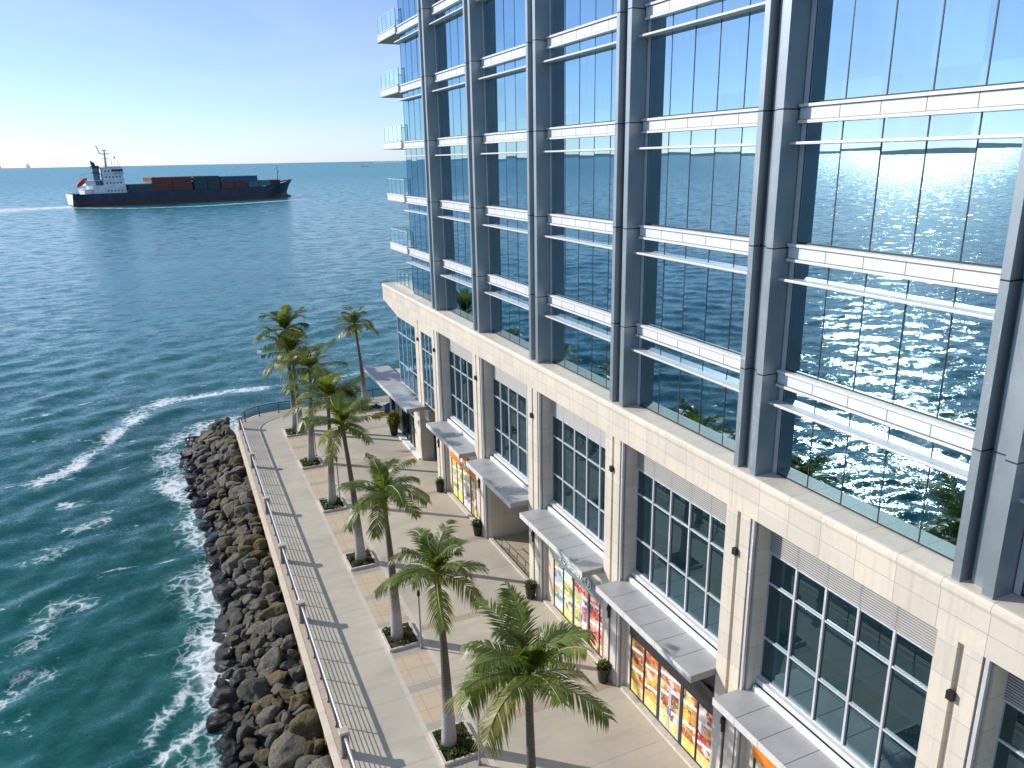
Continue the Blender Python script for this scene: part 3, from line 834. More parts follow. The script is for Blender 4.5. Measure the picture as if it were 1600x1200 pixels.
PALMS = [(-7.75,-.6,(-.03,0),8.45,101,'palm whose crown fills the bottom of the photo, nearest the burger posters'),
         (-7.66,7.0,(-.15,0),7.55,102,'palm in the bed at the bottom edge, second nearest the viewer'),
         (-7.57,14.54,(-.2,0),7.5,103,'palm standing third from the bottom of the photo, in front of the stone side wall'),
         (-7.42,22.5,(-.4,0),8.2,104,'palm fourth from the bottom of the photo, with long fronds reaching towards the plaza'),
         (-7.38,30.73,(.35,0),7.3,105,'palm fifth from the bottom of the photo, its crown partly behind the fourth'),
         (-7.32,38.75,(.6,.2),7.2,106,'palm sixth from the bottom of the photo in the middle of the overlapping crowns'),
         (-6.95,45.7,(-.1,.2),6.9,107,'shorter palm of the pair in the farthest bed of the row'),
         (-7.2,46.9,(0,.4),8.5,108,'tallest crown of the palm pair in the farthest bed, against the sea'),
         (-.55,49.6,(-.4,0),7.9,109,'lone wind swept palm on the far corner of the plaza beside the metal canopy')]
for i, (x, y, ln, h, sd_, lb) in enumerate(PALMS):
    palm(x, y, ln, h, sd_, lb, nf=(23, 20, 21, 21, 22, 22, 20, 22, 18)[i], size=(1.06 if i == 0 else .98) if i < 4 else (1.2 if i < 8 else 1.0), wind=-.05 if i < 3 else (-.22 if i < 8 else -.40))

# ------------------------------------------------------------------ leafy plants
def leaf_blob(rnd, n, centre, rad, lsize, flat=False):
    V, F, T = [], [], []
    for k in range(n):
        d = Vector((rnd.gauss(0,1), rnd.gauss(0,1), rnd.gauss(0,1))).normalized()*rnd.uniform(.35, 1)**.6
        p = Vector(centre) + Vector((d.x*rad[0], d.y*rad[1], d.z*rad[2]))
        a = Vector((rnd.gauss(0,1), rnd.gauss(0,1), rnd.gauss(.3,.7))).normalized(); b = a.cross(Vector((rnd.gauss(0,1), rnd.gauss(0,1), rnd.gauss(0,1)))).normalized()
        l = lsize*rnd.uniform(.6, 1.4); w_ = l*.34
        i = len(V); V += [p, p+a*l*.5+b*w_, p+a*l, p+a*l*.5-b*w_]; F.append([i,i+1,i+2,i+3])
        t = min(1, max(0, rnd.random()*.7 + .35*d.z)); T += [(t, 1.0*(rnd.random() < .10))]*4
    return V, F, T
def leaf_obj(name, V, F, T, mat, parent):
    me = bpy.data.meshes.new(name); me.from_pydata([tuple(v) for v in V], [], F); me.materials.append(M[mat]); me.update(); set_tint(me, T)
    o = bpy.data.objects.new(name, me); C.objects.link(o); o.parent = parent; return o

BL = {-.75:'planting bed below the palm crown that fills the bottom of the photo', 7.0:'square planting bed at the bottom edge with thick green cover round its palm', 14.6:'square planting bed third from the bottom, half bare soil',
      22.6:'square planting bed fourth from the bottom of the photo', 30.6:'square planting bed fifth from the bottom, behind a thin lamp post', 38.6:'square planting bed sixth from the bottom, near the bend of the walkway', 46.2:'farthest square planting bed of the row, holding two palms'}
def beds():
    for c in BEDS:
        if c not in BL: continue
        rnd = random.Random(int(c*10)+200); a, b = .76, .95
        t = thing('planting_bed', BL[c], 'planting bed', (-7.42, c, 0), 'square palm beds along the promenade')
        mb = MB()
        for x0,x1,y0,y1 in ((-a,a,-b,-b+.10),(-a,a,b-.10,b),(-a,-a+.10,-b+.10,b-.10),(a-.10,a,-b+.10,b-.10)): mb.box(x0,x1,y0,y1,.0,.13,'kerb')
        mb.build('kerb', t)
        mb = MB(); nx, ny = 14, 18
        zz = lambda i, j: .07 + .06*mnoise.noise(Vector((i*.4, j*.4, c)))
        for i in range(nx):
            for j in range(ny):
                x = lambda q: -a+.1 + (2*a-.2)*q/nx; y = lambda q: -b+.1 + (2*b-.2)*q/ny
                mb.poly([(x(i),y(j),zz(i,j)),(x(i+1),y(j),zz(i+1,j)),(x(i+1),y(j+1),zz(i+1,j+1)),(x(i),y(j+1),zz(i,j+1))],'soil')
        mb.build('soil', t, smooth=True)
        V, F, T = [], [], []
        for k in range(34 if c in (7.0,) else 24):
            px, py = rnd.uniform(-a+.2, a-.2), rnd.uniform(-b+.2, b-.2)
            if c == 14.6 and px < .1 and py < .2 and rnd.random() < .8: continue
            v, f, q = leaf_blob(rnd, 42, (px, py, .14), (.17, .17, .10), .10); m = len(V); V += v; F += [[m+z for z in g] for g in f]; T += q
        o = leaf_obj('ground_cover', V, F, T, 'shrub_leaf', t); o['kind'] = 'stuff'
    # lawn patches round the lone palm
    t = thing('planting_bed', 'low grassy bed round the lone palm at the far corner of the plaza', 'planting bed', (-.3, 49.4, 0))
    rnd = random.Random(9); mb = MB(); pl = [(-1.1,-.7),(1.1,-.9),(1.4,.2),(.4,.8),(-.9,.7)]
    mb.prism(pl, 0, .08, 'kerb'); mb.build('kerb', t)
    V, F, T = [], [], []
    for k in range(46):
        v, f, q = leaf_blob(rnd, 30, (rnd.uniform(-.95,1.1), rnd.uniform(-.65,.55), .12), (.2,.2,.08), .12); m = len(V); V += v; F += [[m+z for z in g] for g in f]; T += q
    o = leaf_obj('ground_cover', V, F, T, 'shrub_leaf', t); o['kind'] = 'stuff'
    t = thing('planting_bed', 'low grassy bed between the dark blue stand and the lone palm bed', 'planting bed', (.15, 47.2, 0))
    mb = MB(); mb.prism([(-.9,-.5),(.7,-.8),(.9,.2),(-.3,.6)], 0, .07, 'kerb'); mb.build('kerb', t)
    V, F, T = [], [], []
    for k in range(34):
        v, f, q = leaf_blob(rnd, 26, (rnd.uniform(-.7,.7), rnd.uniform(-.5,.35), .11), (.18,.18,.07), .11); m = len(V); V += v; F += [[m+z for z in g] for g in f]; T += q
    o = leaf_obj('ground_cover', V, F, T, 'yellow_leaf', t); o['kind'] = 'stuff'
    # round bush at the far railing
    t = thing('round_bush', 'dark round bush in front of the railing on the far edge of the promenade', 'bush', (-2.0, 51.2, 0))
    mb = MB(); mb.tube([(0,0,0),(0,0,.7)], .06, 'frond_husk', 6); mb.build('stem', t)
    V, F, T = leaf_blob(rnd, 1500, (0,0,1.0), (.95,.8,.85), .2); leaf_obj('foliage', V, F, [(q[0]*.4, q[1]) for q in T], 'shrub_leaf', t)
beds()

def pots():
    P = [(-.37,7.72,'potted plant at the foot of the stone pillar beside the burger posters', 'shrub_leaf'),
         (-.39,14.95,'potted plant at the pillar between the ramp opening and the drinks posters', 'shrub_leaf'),
         (-.32,22.5,'potted plant at the corner of the stone side wall beside the orange shop', 'shrub_leaf'),
         (-.31,29.45,'potted plant at the far pillar of the orange fronted shop', 'shrub_leaf')]
    for k, (x, y, lb, mat) in enumerate(P):
        rnd = random.Random(40+k); t = thing('potted_plant', lb, 'potted plant', (x, y, 0), 'potted plants along the shopfronts')
        mb = MB(); mb.lathe([(.19,0),(.22,.05),(.29,.62),(.31,.66),(.27,.66),(.25,.58)], 'pot_black', n=18); mb.build('pot', t, smooth=True)
        mb = MB(); mb.lathe([(.26,.56),(.26,.585)], 'soil', n=14); mb.build('soil', t)
        V, F, T = [], [], []
        for j in range(46):
            a = rnd.uniform(0, 6.28); e = rnd.uniform(.5, 1.4); l = rnd.uniform(.35, .62)
            d = Vector((math.cos(a)*math.cos(e), math.sin(a)*math.cos(e), math.sin(e))); s = Vector((-math.sin(a), math.cos(a), 0))*.035
            p = Vector((d.x*.1, d.y*.1, .58)); m1 = p + d*l*.55; m2 = p + d*l*.85 + Vector((math.cos(a), math.sin(a), 0))*l*.22; i = len(V)
            V += [p-s*.5, p+s*.5, m1+s, m1-s, m2]; F += [[i,i+1,i+2,i+3],[i+3,i+2,i+4]]; T += [(rnd.random()*.8, .1*rnd.random())]*5
        v, f, q = leaf_blob(rnd, 160, (0,0,.78), (.26,.26,.2), .12); m = len(V); V += v; F += [[m+z for z in g] for g in f]; T += q
        leaf_obj('foliage', V, F, T, mat, t)
    t = thing('potted_bush', 'yellow green flowering bush in a black pot by the far glass shopfront', 'potted plant', (-.06, 41.75, 0)); rnd = random.Random(77)
    mb = MB(); mb.lathe([(.24,0),(.28,.05),(.38,.75),(.40,.8),(.35,.8),(.33,.7)], 'pot_black', n=18); mb.build('pot', t, smooth=True)
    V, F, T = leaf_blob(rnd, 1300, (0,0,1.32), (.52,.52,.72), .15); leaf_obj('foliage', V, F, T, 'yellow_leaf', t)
pots()

def lamps():
    for x, y, lb in ((-6.95,5.62,'thin grey lamp post at the corner of the planting bed nearest the bottom edge'), (-6.75,13.35,'thin grey lamp post beside the bed third from the bottom of the photo'),
                     (-6.75,31.3,'thin grey lamp post beside the fifth planting bed, right of its palm trunk'), (-6.75,39.9,'thin grey lamp post beside the sixth planting bed')):
        t = thing('lamp_post', lb, 'lamp post', (x, y, 0), 'thin lamp posts by the palm beds')
        mb = MB(); mb.lathe([(.075,0),(.075,.12),(.04,.14),(.036,2.72),(.05,2.74)], 'post_grey', n=10); mb.build('pole', t, smooth=True)
        mb = MB(); mb.lathe([(.05,2.74),(.075,2.78),(.075,2.98),(.04,3.04)], 'lamp_bronze', n=12); mb.build('lamp_head', t, smooth=True)
lamps()

def stand():
    t = thing('blue_stand', 'dark blue stand with a pointed top at the far end of the plaza', 'stand', (1.05, 47.35, 0))
    mb = MB(); mb.box(-.42,.42,-.22,.22,.0,.72,'navy'); mb.build('counter', t, bevel=.02)
    mb = MB(); mb.prism([(-.45,-.25),(.45,-.25),(.45,.25),(-.45,.25)], .72, .80, 'navy')
    mb.poly([(-.42,-.1,.80),(.42,-.1,.80),(.12,-.1,.98),(-.05,-.1,1.02)], 'navy'); mb.poly([(.42,.0,.80),(-.42,.0,.80),(-.05,.0,1.02),(.12,.0,.98)], 'navy'); mb.build('top', t)
stand()

# ------------------------------------------------------------------ the building
B = thing('glass_building', 'tall glass building with silver piers and white floor bands above a cream stone podium', 'building', (0, 14, 0))
def inB(o):
    o.parent = B; o.matrix_parent_inverse = Matrix.Translation(B.location).inverted(); return o
def sub(o, p):
    o.parent = p; o.matrix_parent_inverse = p.matrix_world.inverted() if 0 else Matrix.Identity(4); return o
def bpart(mb, name, **k): return inB(mb.build(name, **k))
def bsub(mb, name, parent, **k):
    o = mb.build(name, **k); o.parent = parent; return o      # parents sit at the identity in B's inverse frame
LED = 12.48
PI_ = list(range(1, 9))                    # piers 1 (far) .. 8 (behind the viewer)
PY = {i: (5-i)*PITCH for i in range(0, 10)}
LEVELS = 7; TOPZ = LED + 3.115 + H*LEVELS
YMIN = PY[8] - .2
ENDY = 36.6
grnd = random.Random(77)

def piers():
    for i in PI_:
        y = PY[i]; mb = MB()
        pr = [(.78,0),(.78,.98),(.05,.98),(.05,.78),(.42,.77),(.42,.68),(.28,.66),(.28,.25),(.03,.25),(.03,0)]
        mb.prism([(a, y+b) for a, b in reversed(pr)], LED, TOPZ, 'pier_metal')
        bpart(mb, 'pier')
        
def pane(mb, x, ya, yb, za, zb, mat, tilt=.0022):
    a, b, c = (grnd.uniform(-1, 1)*tilt for _ in range(3))
    w_, h_ = abs(ya-yb), abs(zb-za)
    mb.poly([(x, ya, za), (x + a*w_, yb, za), (x + a*w_ + b*h_, yb, zb), (x + b*h_, ya, zb)], mat)

def tower():
    X = .72
    for i in range(0, 8):                       # bay between pier i (far) and pier i+1 (near)
        ya = PY[i]-.02 if i else ENDY            # far edge
        yb = PY[i+1] + .98
        if i: mull = [ya-.14] + [ya-1.35-1.21*k for k in range(5)]
        else: mull = [ENDY-.03] + [ENDY-1.2*k for k in range(1, 6)]
        mull = [m for m in mull if m > yb+.2] + [yb]
        for k in range(LEVELS+1):
            zb = LED + .02 if k == 0 else 15.72 + H*(k-1)
            zt = 15.24 + H*k if k < LEVELS else TOPZ
            zs = 14.74 + H*k
            if k == LEVELS: continue
            fr = MB()
            for m in mull[:-1]: fr.box(X-.010, X+.05, m-.016, m+.016, zb, zt, 'dark_frame')
            if i: fr.box(X-.05, X+.06, ya-.14, ya, zb, zt, 'alu_frame')
            fr.box(X-.008, X+.05, yb, ya-.0, zb, zb+.05, 'dark_frame')
            W = bpart(fr, 'window')
            pn = MB()
            ed = [ya-.14 if i else ENDY] + mull[1:]
            for a, b in zip(ed[:-1], ed[1:]):
                pane(pn, X, a-.01, b+.01, zb+.04, zs-.02, 'tower_glass'); pane(pn, X, a-.01, b+.01, zs+.02, zt, 'tower_glass')
            bsub(pn, 'pane', W)
            # sunshade blade
            sb = MB(); sb.box(.32, X+.02, yb+.02, ya+(.25 if i else .0), zs-.035, zs+.035, 'sunshade'); bpart(sb, 'sunshade', bevel=.012)
            # spandrel band
            s = MB(); z = 15.24 + H*k
            s.box(.56, .9, yb, ya-.02, z+.09, z+.39, 'white_panel')
            s.box(.50, .9, yb, ya-.02, z+.39+.012, z+.48, 'white_panel'); s.box(.50, .9, yb, ya-.02, z, z+.09-.012, 'white_panel')
            s.box(.52, .9, yb, ya-.02, z+.39, z+.39+.012, 'dark_frame'); s.box(.52, .9, yb, ya-.02, z+.078, z+.09, 'dark_frame')
            for m in mull[1:-1]: s.box(.556, .57, m-.006, m+.006, z+.092, z+.388, 'dark_frame')
            bpart(s, 'floor_band')
        # inside: a pale column just behind the glass, floors, back wall
        mid = (ya+yb)/2 - .15
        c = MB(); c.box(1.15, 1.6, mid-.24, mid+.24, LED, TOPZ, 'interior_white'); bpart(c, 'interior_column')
    for k in range(1, LEVELS):
        g = MB(); z = 15.62 + H*(k-1); y1, y0 = PY[6]+4.4, PY[6]+1.1
        for a in (.96, 1.12): g.box(1.86, 1.90, y0, y1, z+a, z+a+.035, 'sign_white')
        for a in range(14): g.box(1.87, 1.885, y0+.24*a, y0+.24*a+.014, z, z+.96, 'sign_white')
        bpart(g, 'inner_rail')
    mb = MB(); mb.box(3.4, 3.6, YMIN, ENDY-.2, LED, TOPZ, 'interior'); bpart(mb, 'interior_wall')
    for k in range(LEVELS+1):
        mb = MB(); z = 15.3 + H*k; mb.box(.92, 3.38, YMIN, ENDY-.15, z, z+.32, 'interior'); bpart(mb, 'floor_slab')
    # far end face and roof
    mb = MB(); mb.box(.95, 22, ENDY-.12, ENDY-.06, LED, TOPZ, 'dark_void')
    e = bpart(mb, 'end_wall')
    pn = MB()
    for k in range(LEVELS):
        zb = LED if k == 0 else 15.72 + H*(k-1)
        for j in range(16): pane(pn, 0, 0, 0, 0, 0, 'tower_glass') if 0 else pn.poly([(.74+1.3*j, ENDY, zb), (.74+1.3*j, ENDY, 15.24+H*k), (2.02+1.3*j, ENDY, 15.24+H*k), (2.02+1.3*j, ENDY, zb)], 'tower_glass')
    bsub(pn, 'pane', e)
    mb = MB(); mb.box(.4, 22, YMIN, ENDY, TOPZ, TOPZ+.5, 'white_panel'); bpart(mb, 'roof')
    mb = MB(); mb.box(3.6, 22, YMIN, YMIN+.2, 0, TOPZ, 'stone_reveal'); bpart(mb, 'side_wall')
    # balconies beyond the far end
    for k in range(LEVELS):
        z = 15.24 + H*k; s = MB(); yo = 41.0
        s.box(.42, 4.2, ENDY+.004, yo, z+.06, z+.48, 'white_panel'); s.box(.36, 4.26, ENDY+.004, yo+.06, z, z+.06, 'soffit'); s.box(.38, 4.24, ENDY+.004, yo+.04, z+.48, z+.53, 'white_panel')
        b = bpart(s, 'balcony')
        g = MB(); zr = z+.53
        for a in range(4): g.poly([(.5, ENDY+.05+1.09*a, zr+.05), (.5, ENDY+1.1+1.09*a, zr+.05), (.5, ENDY+1.1+1.09*a, zr+1.02), (.5, ENDY+.05+1.09*a, zr+1.02)], 'railing_glass')
        for a in range(3): g.poly([(.55+1.15*a, yo-.08, zr+.05), (1.66+1.15*a, yo-.08, zr+.05), (1.66+1.15*a, yo-.08, zr+1.02), (.55+1.15*a, yo-.08, zr+1.02)], 'railing_glass')
        g.box(.48, .54, ENDY+.02, yo-.06, zr+1.02, zr+1.06, 'alu_frame'); g.box(.54, 4.1, yo-.10, yo-.06, zr+1.02, zr+1.06, 'alu_frame')
        for a in range(5): g.box(.49, .53, ENDY+.03+1.09*a-.02*(a==4), ENDY+.06+1.09*a-.02*(a==4), zr, zr+1.02, 'post_grey')
        for a in range(1, 4): g.box(.55+1.15*a, .58+1.15*a, yo-.1, yo-.07, zr, zr+1.02, 'post_grey')
        bsub(g, 'glass_railing', b)
    # railing on the podium ledge
    g = MB(); zr = LED
    g.box(1.02, 1.08, 36.7, 42.0, zr+1.0, zr+1.05, 'post_grey'); g.box(1.08, 5, 41.95, 42.0, zr+1.0, zr+1.05, 'post_grey')
    for a in range(6): g.box(1.03, 1.07, 36.75+1.04*a, 36.79+1.04*a, zr, zr+1.0, 'post_grey'); g.poly([(1.05, 36.8+1.04*a, zr+.06), (1.05, 37.75+1.04*a if a < 5 else 37, zr+.06), (1.05, 37.75+1.04*a if a < 5 else 37, zr+.98), (1.05, 36.8+1.04*a, zr+.98)], 'railing_glass') if a < 5 else None
    for a in range(4): g.poly([(1.1+1*a, 41.97, zr+.06), (2.05+1*a, 41.97, zr+.06), (2.05+1*a, 41.97, zr+.98), (1.1+1*a, 41.97, zr+.98)], 'railing_glass')
    bpart(g, 'terrace_railing')
piers(); tower()

FX = -.08                                     # podium front plane
def podium():
    # fascia with rounded coping, cantilevering past the far end
    mb = MB()
    prof = [(FX, 11.17), (FX, 12.20), (FX-.03, 12.22), (FX-.05, 12.30), (FX-.035, 12.40), (FX+.03, 12.47), (FX+.10, LED)]
    ya, yb = 42.35, YMIN
    for (x0, z0), (x1, z1) in zip(prof[:-1], prof[1:]):
        mb.poly([(x0, ya, z0), (x0, yb, z0), (x1, yb, z1), (x1, ya, z1)], 'stone_fascia')
    mb.poly([(FX+.10, ya, LED), (FX+.10, yb, LED), (22, yb, LED), (22, ya, LED)], 'stone_fascia')
    mb.poly([(x, ya, z) for x, z in prof] + [(22, ya, LED), (22, ya, 11.17)], 'stone_fascia')
    mb.poly([(FX, yb, 11.17), (FX, ya, 11.17), (22, ya, 11.17), (22, yb, 11.17)], 'stone_fascia')
    bpart(mb, 'fascia')
    # stepped soffit block under the overhanging end
    mb = MB(); mb.poly([(FX+.01, 42.0, 11.166), (FX+.01, 38.78, 11.166), (FX+.01, 38.78, 10.62), (FX+.01, 39.0, 10.62)], 'stone_fascia')
    mb.poly([(FX+.01, 42.0, 11.166), (FX+.01, 39.0, 10.62), (22, 39.0, 10.62), (22, 42.0, 11.166)], 'stone_fascia'); bpart(mb, 'end_soffit')
    # pilasters
    for i in PI_ + [0]:
        if i: y0, y1, slot = PY[i]-.16, PY[i]+1.0, PY[i]+.42
        else: y0, y1, slot = 32.80, 34.16, 33.42
        mb = MB(); top = 11.166; sw = .075
        pr = [(FX, y1), (FX, slot+sw), (FX+.12, slot+sw-.005), (FX+.12, slot-sw+.005), (FX, slot-sw)]
        if i: pr += [(FX, y0+.07), (FX+.20, y0+.07), (FX+.20, y0-.12), (.62, y0-.12), (.62, y1)]
        else: pr += [(FX, y0), (.62, y0), (.62, y1)]
        zb = 0 if i else 4.9
        mb.prism(pr, zb, top, 'stone_pier'); p = bpart(mb, 'pilaster')
        if i:
            d = MB(); d.box(FX+.04, FX+.13, y0-.06, y0+.03, 0, top, 'downpipe'); bsub(d, 'downpipe', p)
        for zl in ((3.45, 9.83) if i else (9.83,)):
            l = MB()
            if zl > 5: l.box(FX-.12, FX+.0, slot-.085, slot+.085, zl-.12, zl+.10, 'lamp_bronze')
            else: l.lathe([(.045,-.30),(.05,-.28),(.05,.02),(.09,.04),(.09,.22),(.04,.28),(.03,.48)], 'lamp_bronze', c=(FX-.06, slot, zl-.1), n=10)
            l.box(FX-.0, FX+.11, slot-.03, slot+.03, zl-.1, zl, 'lamp_bronze')
            bsub(l, 'wall_lamp', p, smooth=False)
        if i:
            cn = MB(); cn.box(FX+.03, FX+.07, slot-.03, slot+.03, .1, 3.2, 'lamp_bronze'); bsub(cn, 'conduit', p)
    # recessed windows above the canopies
    for i in list(range(1, 8)):
        ya, yb = PY[i]-.28, PY[i+1]+1.0; X = .66; n = 6
        ms = [ya-1.13*k for k in range(n)] ; ms = [m for m in ms if m > yb+.15] + [yb]
        fr = MB()
        for m in ms: fr.box(X-.07, X+.04, m-.035, m+.035, 5.52, 10.0, 'alu_frame')
        for z in (5.52, 6.98, 8.93, 9.96): fr.box(X-.055, X+.04, yb, ya, z-.03, z+.03, 'alu_frame')
        Wd = bpart(fr, 'podium_window')
        pn = MB()
        for a, b in zip(ms[:-1], ms[1:]):
            for z0, z1 in ((5.55, 6.95), (7.01, 8.90), (8.96, 9.93)): pane(pn, X, a-.03, b+.03, z0, z1, 'podium_glass', .003)
        bsub(pn, 'pane', Wd)
        lv = MB()
        if i >= 4:
            for k in range(16): z = 10.02 + .073*k; lv.box(X-.06, X-.02, yb, ya, z, z+.042, 'louvre')
            for m in ms[1:-1]: lv.box(X-.062, X-.05, m-.008, m+.008, 10.0, 11.166, 'post_grey')
            lv.box(X+.0, X+.03, yb, ya, 10.0, 11.166, 'dark_frame')
        else:
            for a, b in zip(ms[:-1], ms[1:]): lv.box(X-.05, X+.03, b+.006, a-.006, 10.0, 11.166, 'louvre')
            lv.box(X-.03, X+.02, yb, ya, 10.0, 11.16, 'sign_black')
        bpart(lv, 'louvre')
        s = MB(); s.box(.46, .70, yb, ya, 5.30, 5.49, 'canopy_edge'); s.box(.28, .40, yb, ya-.1, 5.12, 5.30, 'sign_white'); bpart(s, 'window_sill', bevel=.01)
    # flush windows at the far end
    for (ya, yb, n) in ((38.74, 34.16, 4), (32.80, PY[1]+1.0, 3)):
        X = .0; fr = MB(); wd = (ya-yb)/n
        for k in range(n+1): fr.box(X-.05, X+.03, ya-wd*k-.03, ya-wd*k+.03, 5.4, 10.5, 'alu_frame' )
        for z in (5.4, 6.95, 9.3, 10.5): fr.box(X-.04, X+.03, yb, ya, z-.03, z+.03, 'alu_frame')
        Wd = bpart(fr, 'podium_window'); pn = MB()
        for k in range(n):
            for z0, z1 in ((5.43, 6.92), (6.98, 9.27), (9.33, 10.47)): pane(pn, X, ya-wd*k-.03, ya-wd*(k+1)+.03, z0, z1, 'tower_glass', .003)
        bsub(pn, 'pane', Wd)
        mb = MB(); mb.box(FX+.0, .6, yb, ya, 10.53, 11.166, 'stone_pier'); bpart(mb, 'lintel')
    mb = MB(); mb.box(.75, 22, 38.5, 38.74, 0, 10.62, 'stone_reveal'); bpart(mb, 'end_wall')
    # solid core behind windows so nothing shows through
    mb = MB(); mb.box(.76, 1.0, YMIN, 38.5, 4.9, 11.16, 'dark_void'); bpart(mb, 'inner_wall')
podium()

def canopy(ya, yb, x0=-1.1, n=6, sh=.0):
    mb = MB(); w_ = (ya-yb)/n; zt, zb = 5.12, 4.86
    for k in range(n):
        a, b = ya-w_*k-.012, ya-w_*(k+1)+.012
        mb.box(x0+.03, .62, b, a, zt-.05, zt, 'canopy_metal')
    c = bpart(mb, 'canopy')
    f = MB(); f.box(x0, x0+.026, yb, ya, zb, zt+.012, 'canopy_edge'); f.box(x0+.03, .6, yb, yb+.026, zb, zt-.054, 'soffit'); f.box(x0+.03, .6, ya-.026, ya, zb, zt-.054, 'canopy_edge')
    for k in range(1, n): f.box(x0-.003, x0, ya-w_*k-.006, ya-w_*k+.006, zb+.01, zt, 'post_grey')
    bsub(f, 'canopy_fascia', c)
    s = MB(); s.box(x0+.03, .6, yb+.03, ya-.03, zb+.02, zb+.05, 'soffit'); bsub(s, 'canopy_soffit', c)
    return c
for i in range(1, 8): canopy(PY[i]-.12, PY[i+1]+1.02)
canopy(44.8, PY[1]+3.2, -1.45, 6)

SX = .32
def shopfront(i, posters, sign, start=-.72, letters=None, label=None):
    """door and four window bays between pilasters i and i+1"""
    P = PY[i]; yb = PY[i+1]+1.0
    e = [P+start, P+start-.98, P+start-2.0, P+start-3.45, P+start-4.4, yb+.05]
    fr = MB()
    for k, y in enumerate(e):
        wdt = .16 if k in (2, 3) else .07
        fr.box(SX-.05, SX+.06, y-wdt/2, y+wdt/2, .14, 2.78, 'dark_frame')
    fr.box(SX-.04, SX+.06, e[-1], e[0], 2.74, 2.82, 'dark_frame'); fr.box(SX-.04, SX+.06, e[-1], e[0], .12, .19, 'dark_frame')
    S = bpart(fr, 'shopfront')
    if label: S['label'] = label
    pl = MB(); pl.box(.02, SX+.1, e[-1], P-.4, .004, .13, 'kerb'); bsub(pl, 'doorstep', S)
    ji = 0
    for k, (a, b) in enumerate(zip(e[:-1], e[1:])):
        if k == 2:
            mid = (a+b)/2
            for (c, d) in ((a-.08, mid), (mid, b+.08)):
                D = MB(); D.box(SX-.03, SX+.02, d+.01, c-.01, .14, 2.2, 'alu_frame'); D.box(SX-.09, SX-.03, (mid+.05 if c > mid+.01 else mid-.09), (mid+.09 if c > mid+.01 else mid-.05), .9, 1.3, 'steel')
                dr = bsub(D, 'door', S)
                pp = MB(); pp.box(SX-.036, SX-.031, d+.09, c-.09, .26, 2.12, posters[ji % len(posters)]); bsub(pp, 'poster', S); ji += 1
            T = MB(); T.box(SX-.03, SX+.02, b+.08, a-.08, 2.22, 2.72, posters[(ji+1) % len(posters)]); bsub(T, 'transom', S)
        else:
            pp = MB(); pp.box(SX-.02, SX+.02, b+.05, a-.05, .2, 2.73, posters[ji % len(posters)]); bsub(pp, 'poster', S); ji += 1
    sg = MB(); sg.box(SX-.10, SX+.10, e[-1], e[0]+.05, 2.83, 3.75, sign); sgo = bsub(sg, 'sign_board', S)
    w_ = MB(); w_.box(SX+.02, SX+.2, e[-1], P-.25, 3.75, 4.86, 'sign_black' if sign == 'sign_black' else 'stone_reveal'); w_.box(SX-.02, SX+.3, e[0]+.05, P-.25, 0, 3.75, 'stone_reveal'); bsub(w_, 'upper_panel', S)
    return S

S5 = shopfront(5, ['poster_lime', 'poster_bread', 'poster_burger', 'poster_fries'], 'sign_orange', label='shopfront with an orange sign band at the bottom edge')
S4 = shopfront(4, ['poster_burger', 'poster_bread', 'poster_burger', 'poster_fries', 'poster_fries', 'poster_berry'], 'sign_black', label='shopfront covered with burger and bread posters under a black sign band')
S3 = shopfront(3, ['poster_drink', 'poster_lime', 'poster_lime', 'poster_pink', 'poster_red', 'poster_red'], 'sign_grey', start=-1.1, label='shopfront with drink posters under a grey sign with white script')
S1 = shopfront(1, ['poster_lime', 'poster_lime', 'poster_drink', 'poster_pink', 'poster_fries', 'poster_lime'], 'sign_orange', start=-.95, label='narrow shopfront with an orange and yellow sign band')
shopfront(6, ['poster_drink', 'poster_red'], 'sign_grey'); shopfront(7, ['poster_bread', 'poster_berry'], 'sign_black')

def script_sign(S):
    """white flowing lettering and a round emblem on the grey board"""
    mb = MB(); x = SX-.125
    def stroke(pts, r=.028): mb.tube([(x, y, z) for y, z in pts], r, 'sign_white', 6)
    def q(cx, cz, pts, s): return [(cx - a*s, cz + b*s) for a, b in pts]
    y0, z0 = 12.75, 3.16
    # capital swash, then a run of round and looped strokes that read as a signature
    stroke(q(y0, z0, [(-.5,.9),(.1,1.0),(.15,.1),(-.1,-.1),(-.3,.1)], .32))
    stroke(q(y0-.28, z0, [(0,.35),(.35,.5),(.55,.2),(.3,-.05),(.05,.15),(0,.35)], .42))
    for k in range(5):
        yy = y0 - .66 - .24*k
        stroke(q(yy, z0, [(.45,.42),(.12,.48),(0,.2),(.2,0),(.45,.12),(.48,.45),(.5,.0),(.6,-.02)] if k % 2 == 0 else [(0,.0),(.08,.45),(.22,.48),(.3,.0),(.38,.42),(.5,.48),(.56,.0)], .36))
    stroke(q(y0-1.95, z0, [(0,0),(.1,.95),(.25,.9),(.1,.0),(.4,.05)], .32))
    bsub(mb, 'lettering', S)
    m = MB(); cy, cz = 10.12, 3.33; r = .27
    m.tube([(x, cy+r*math.cos(a*.2618), cz+r*math.sin(a*.2618)) for a in range(25)], .022, 'sign_white', 6)
    m.tube([(x, cy+.12*math.cos(a*.2618), cz+.14*math.sin(a*.2618)) for a in range(5, 22)], .022, 'sign_white', 6)
    m.tube([(x, cy-.03, cz-.2), (x, cy+.02, cz+.02), (x, cy-.05, cz+.21)], .025, 'sign_white', 6)
    m.tube([(x, cy+.1, cz-.14), (x, cy-.12, cz+.14)], .02, 'sign_white', 6)
    bsub(m, 'emblem', S)
script_sign(S3)
mb = MB()
for k in range(4): mb.box(SX-.13, SX-.10, 26.9-.55*k-.2, 26.9-.55*k+.12, 3.05+.03*(k % 2), 3.5, 'sign_white' if k % 2 else 'poster_lime')
bsub(mb, 'lettering', S1)

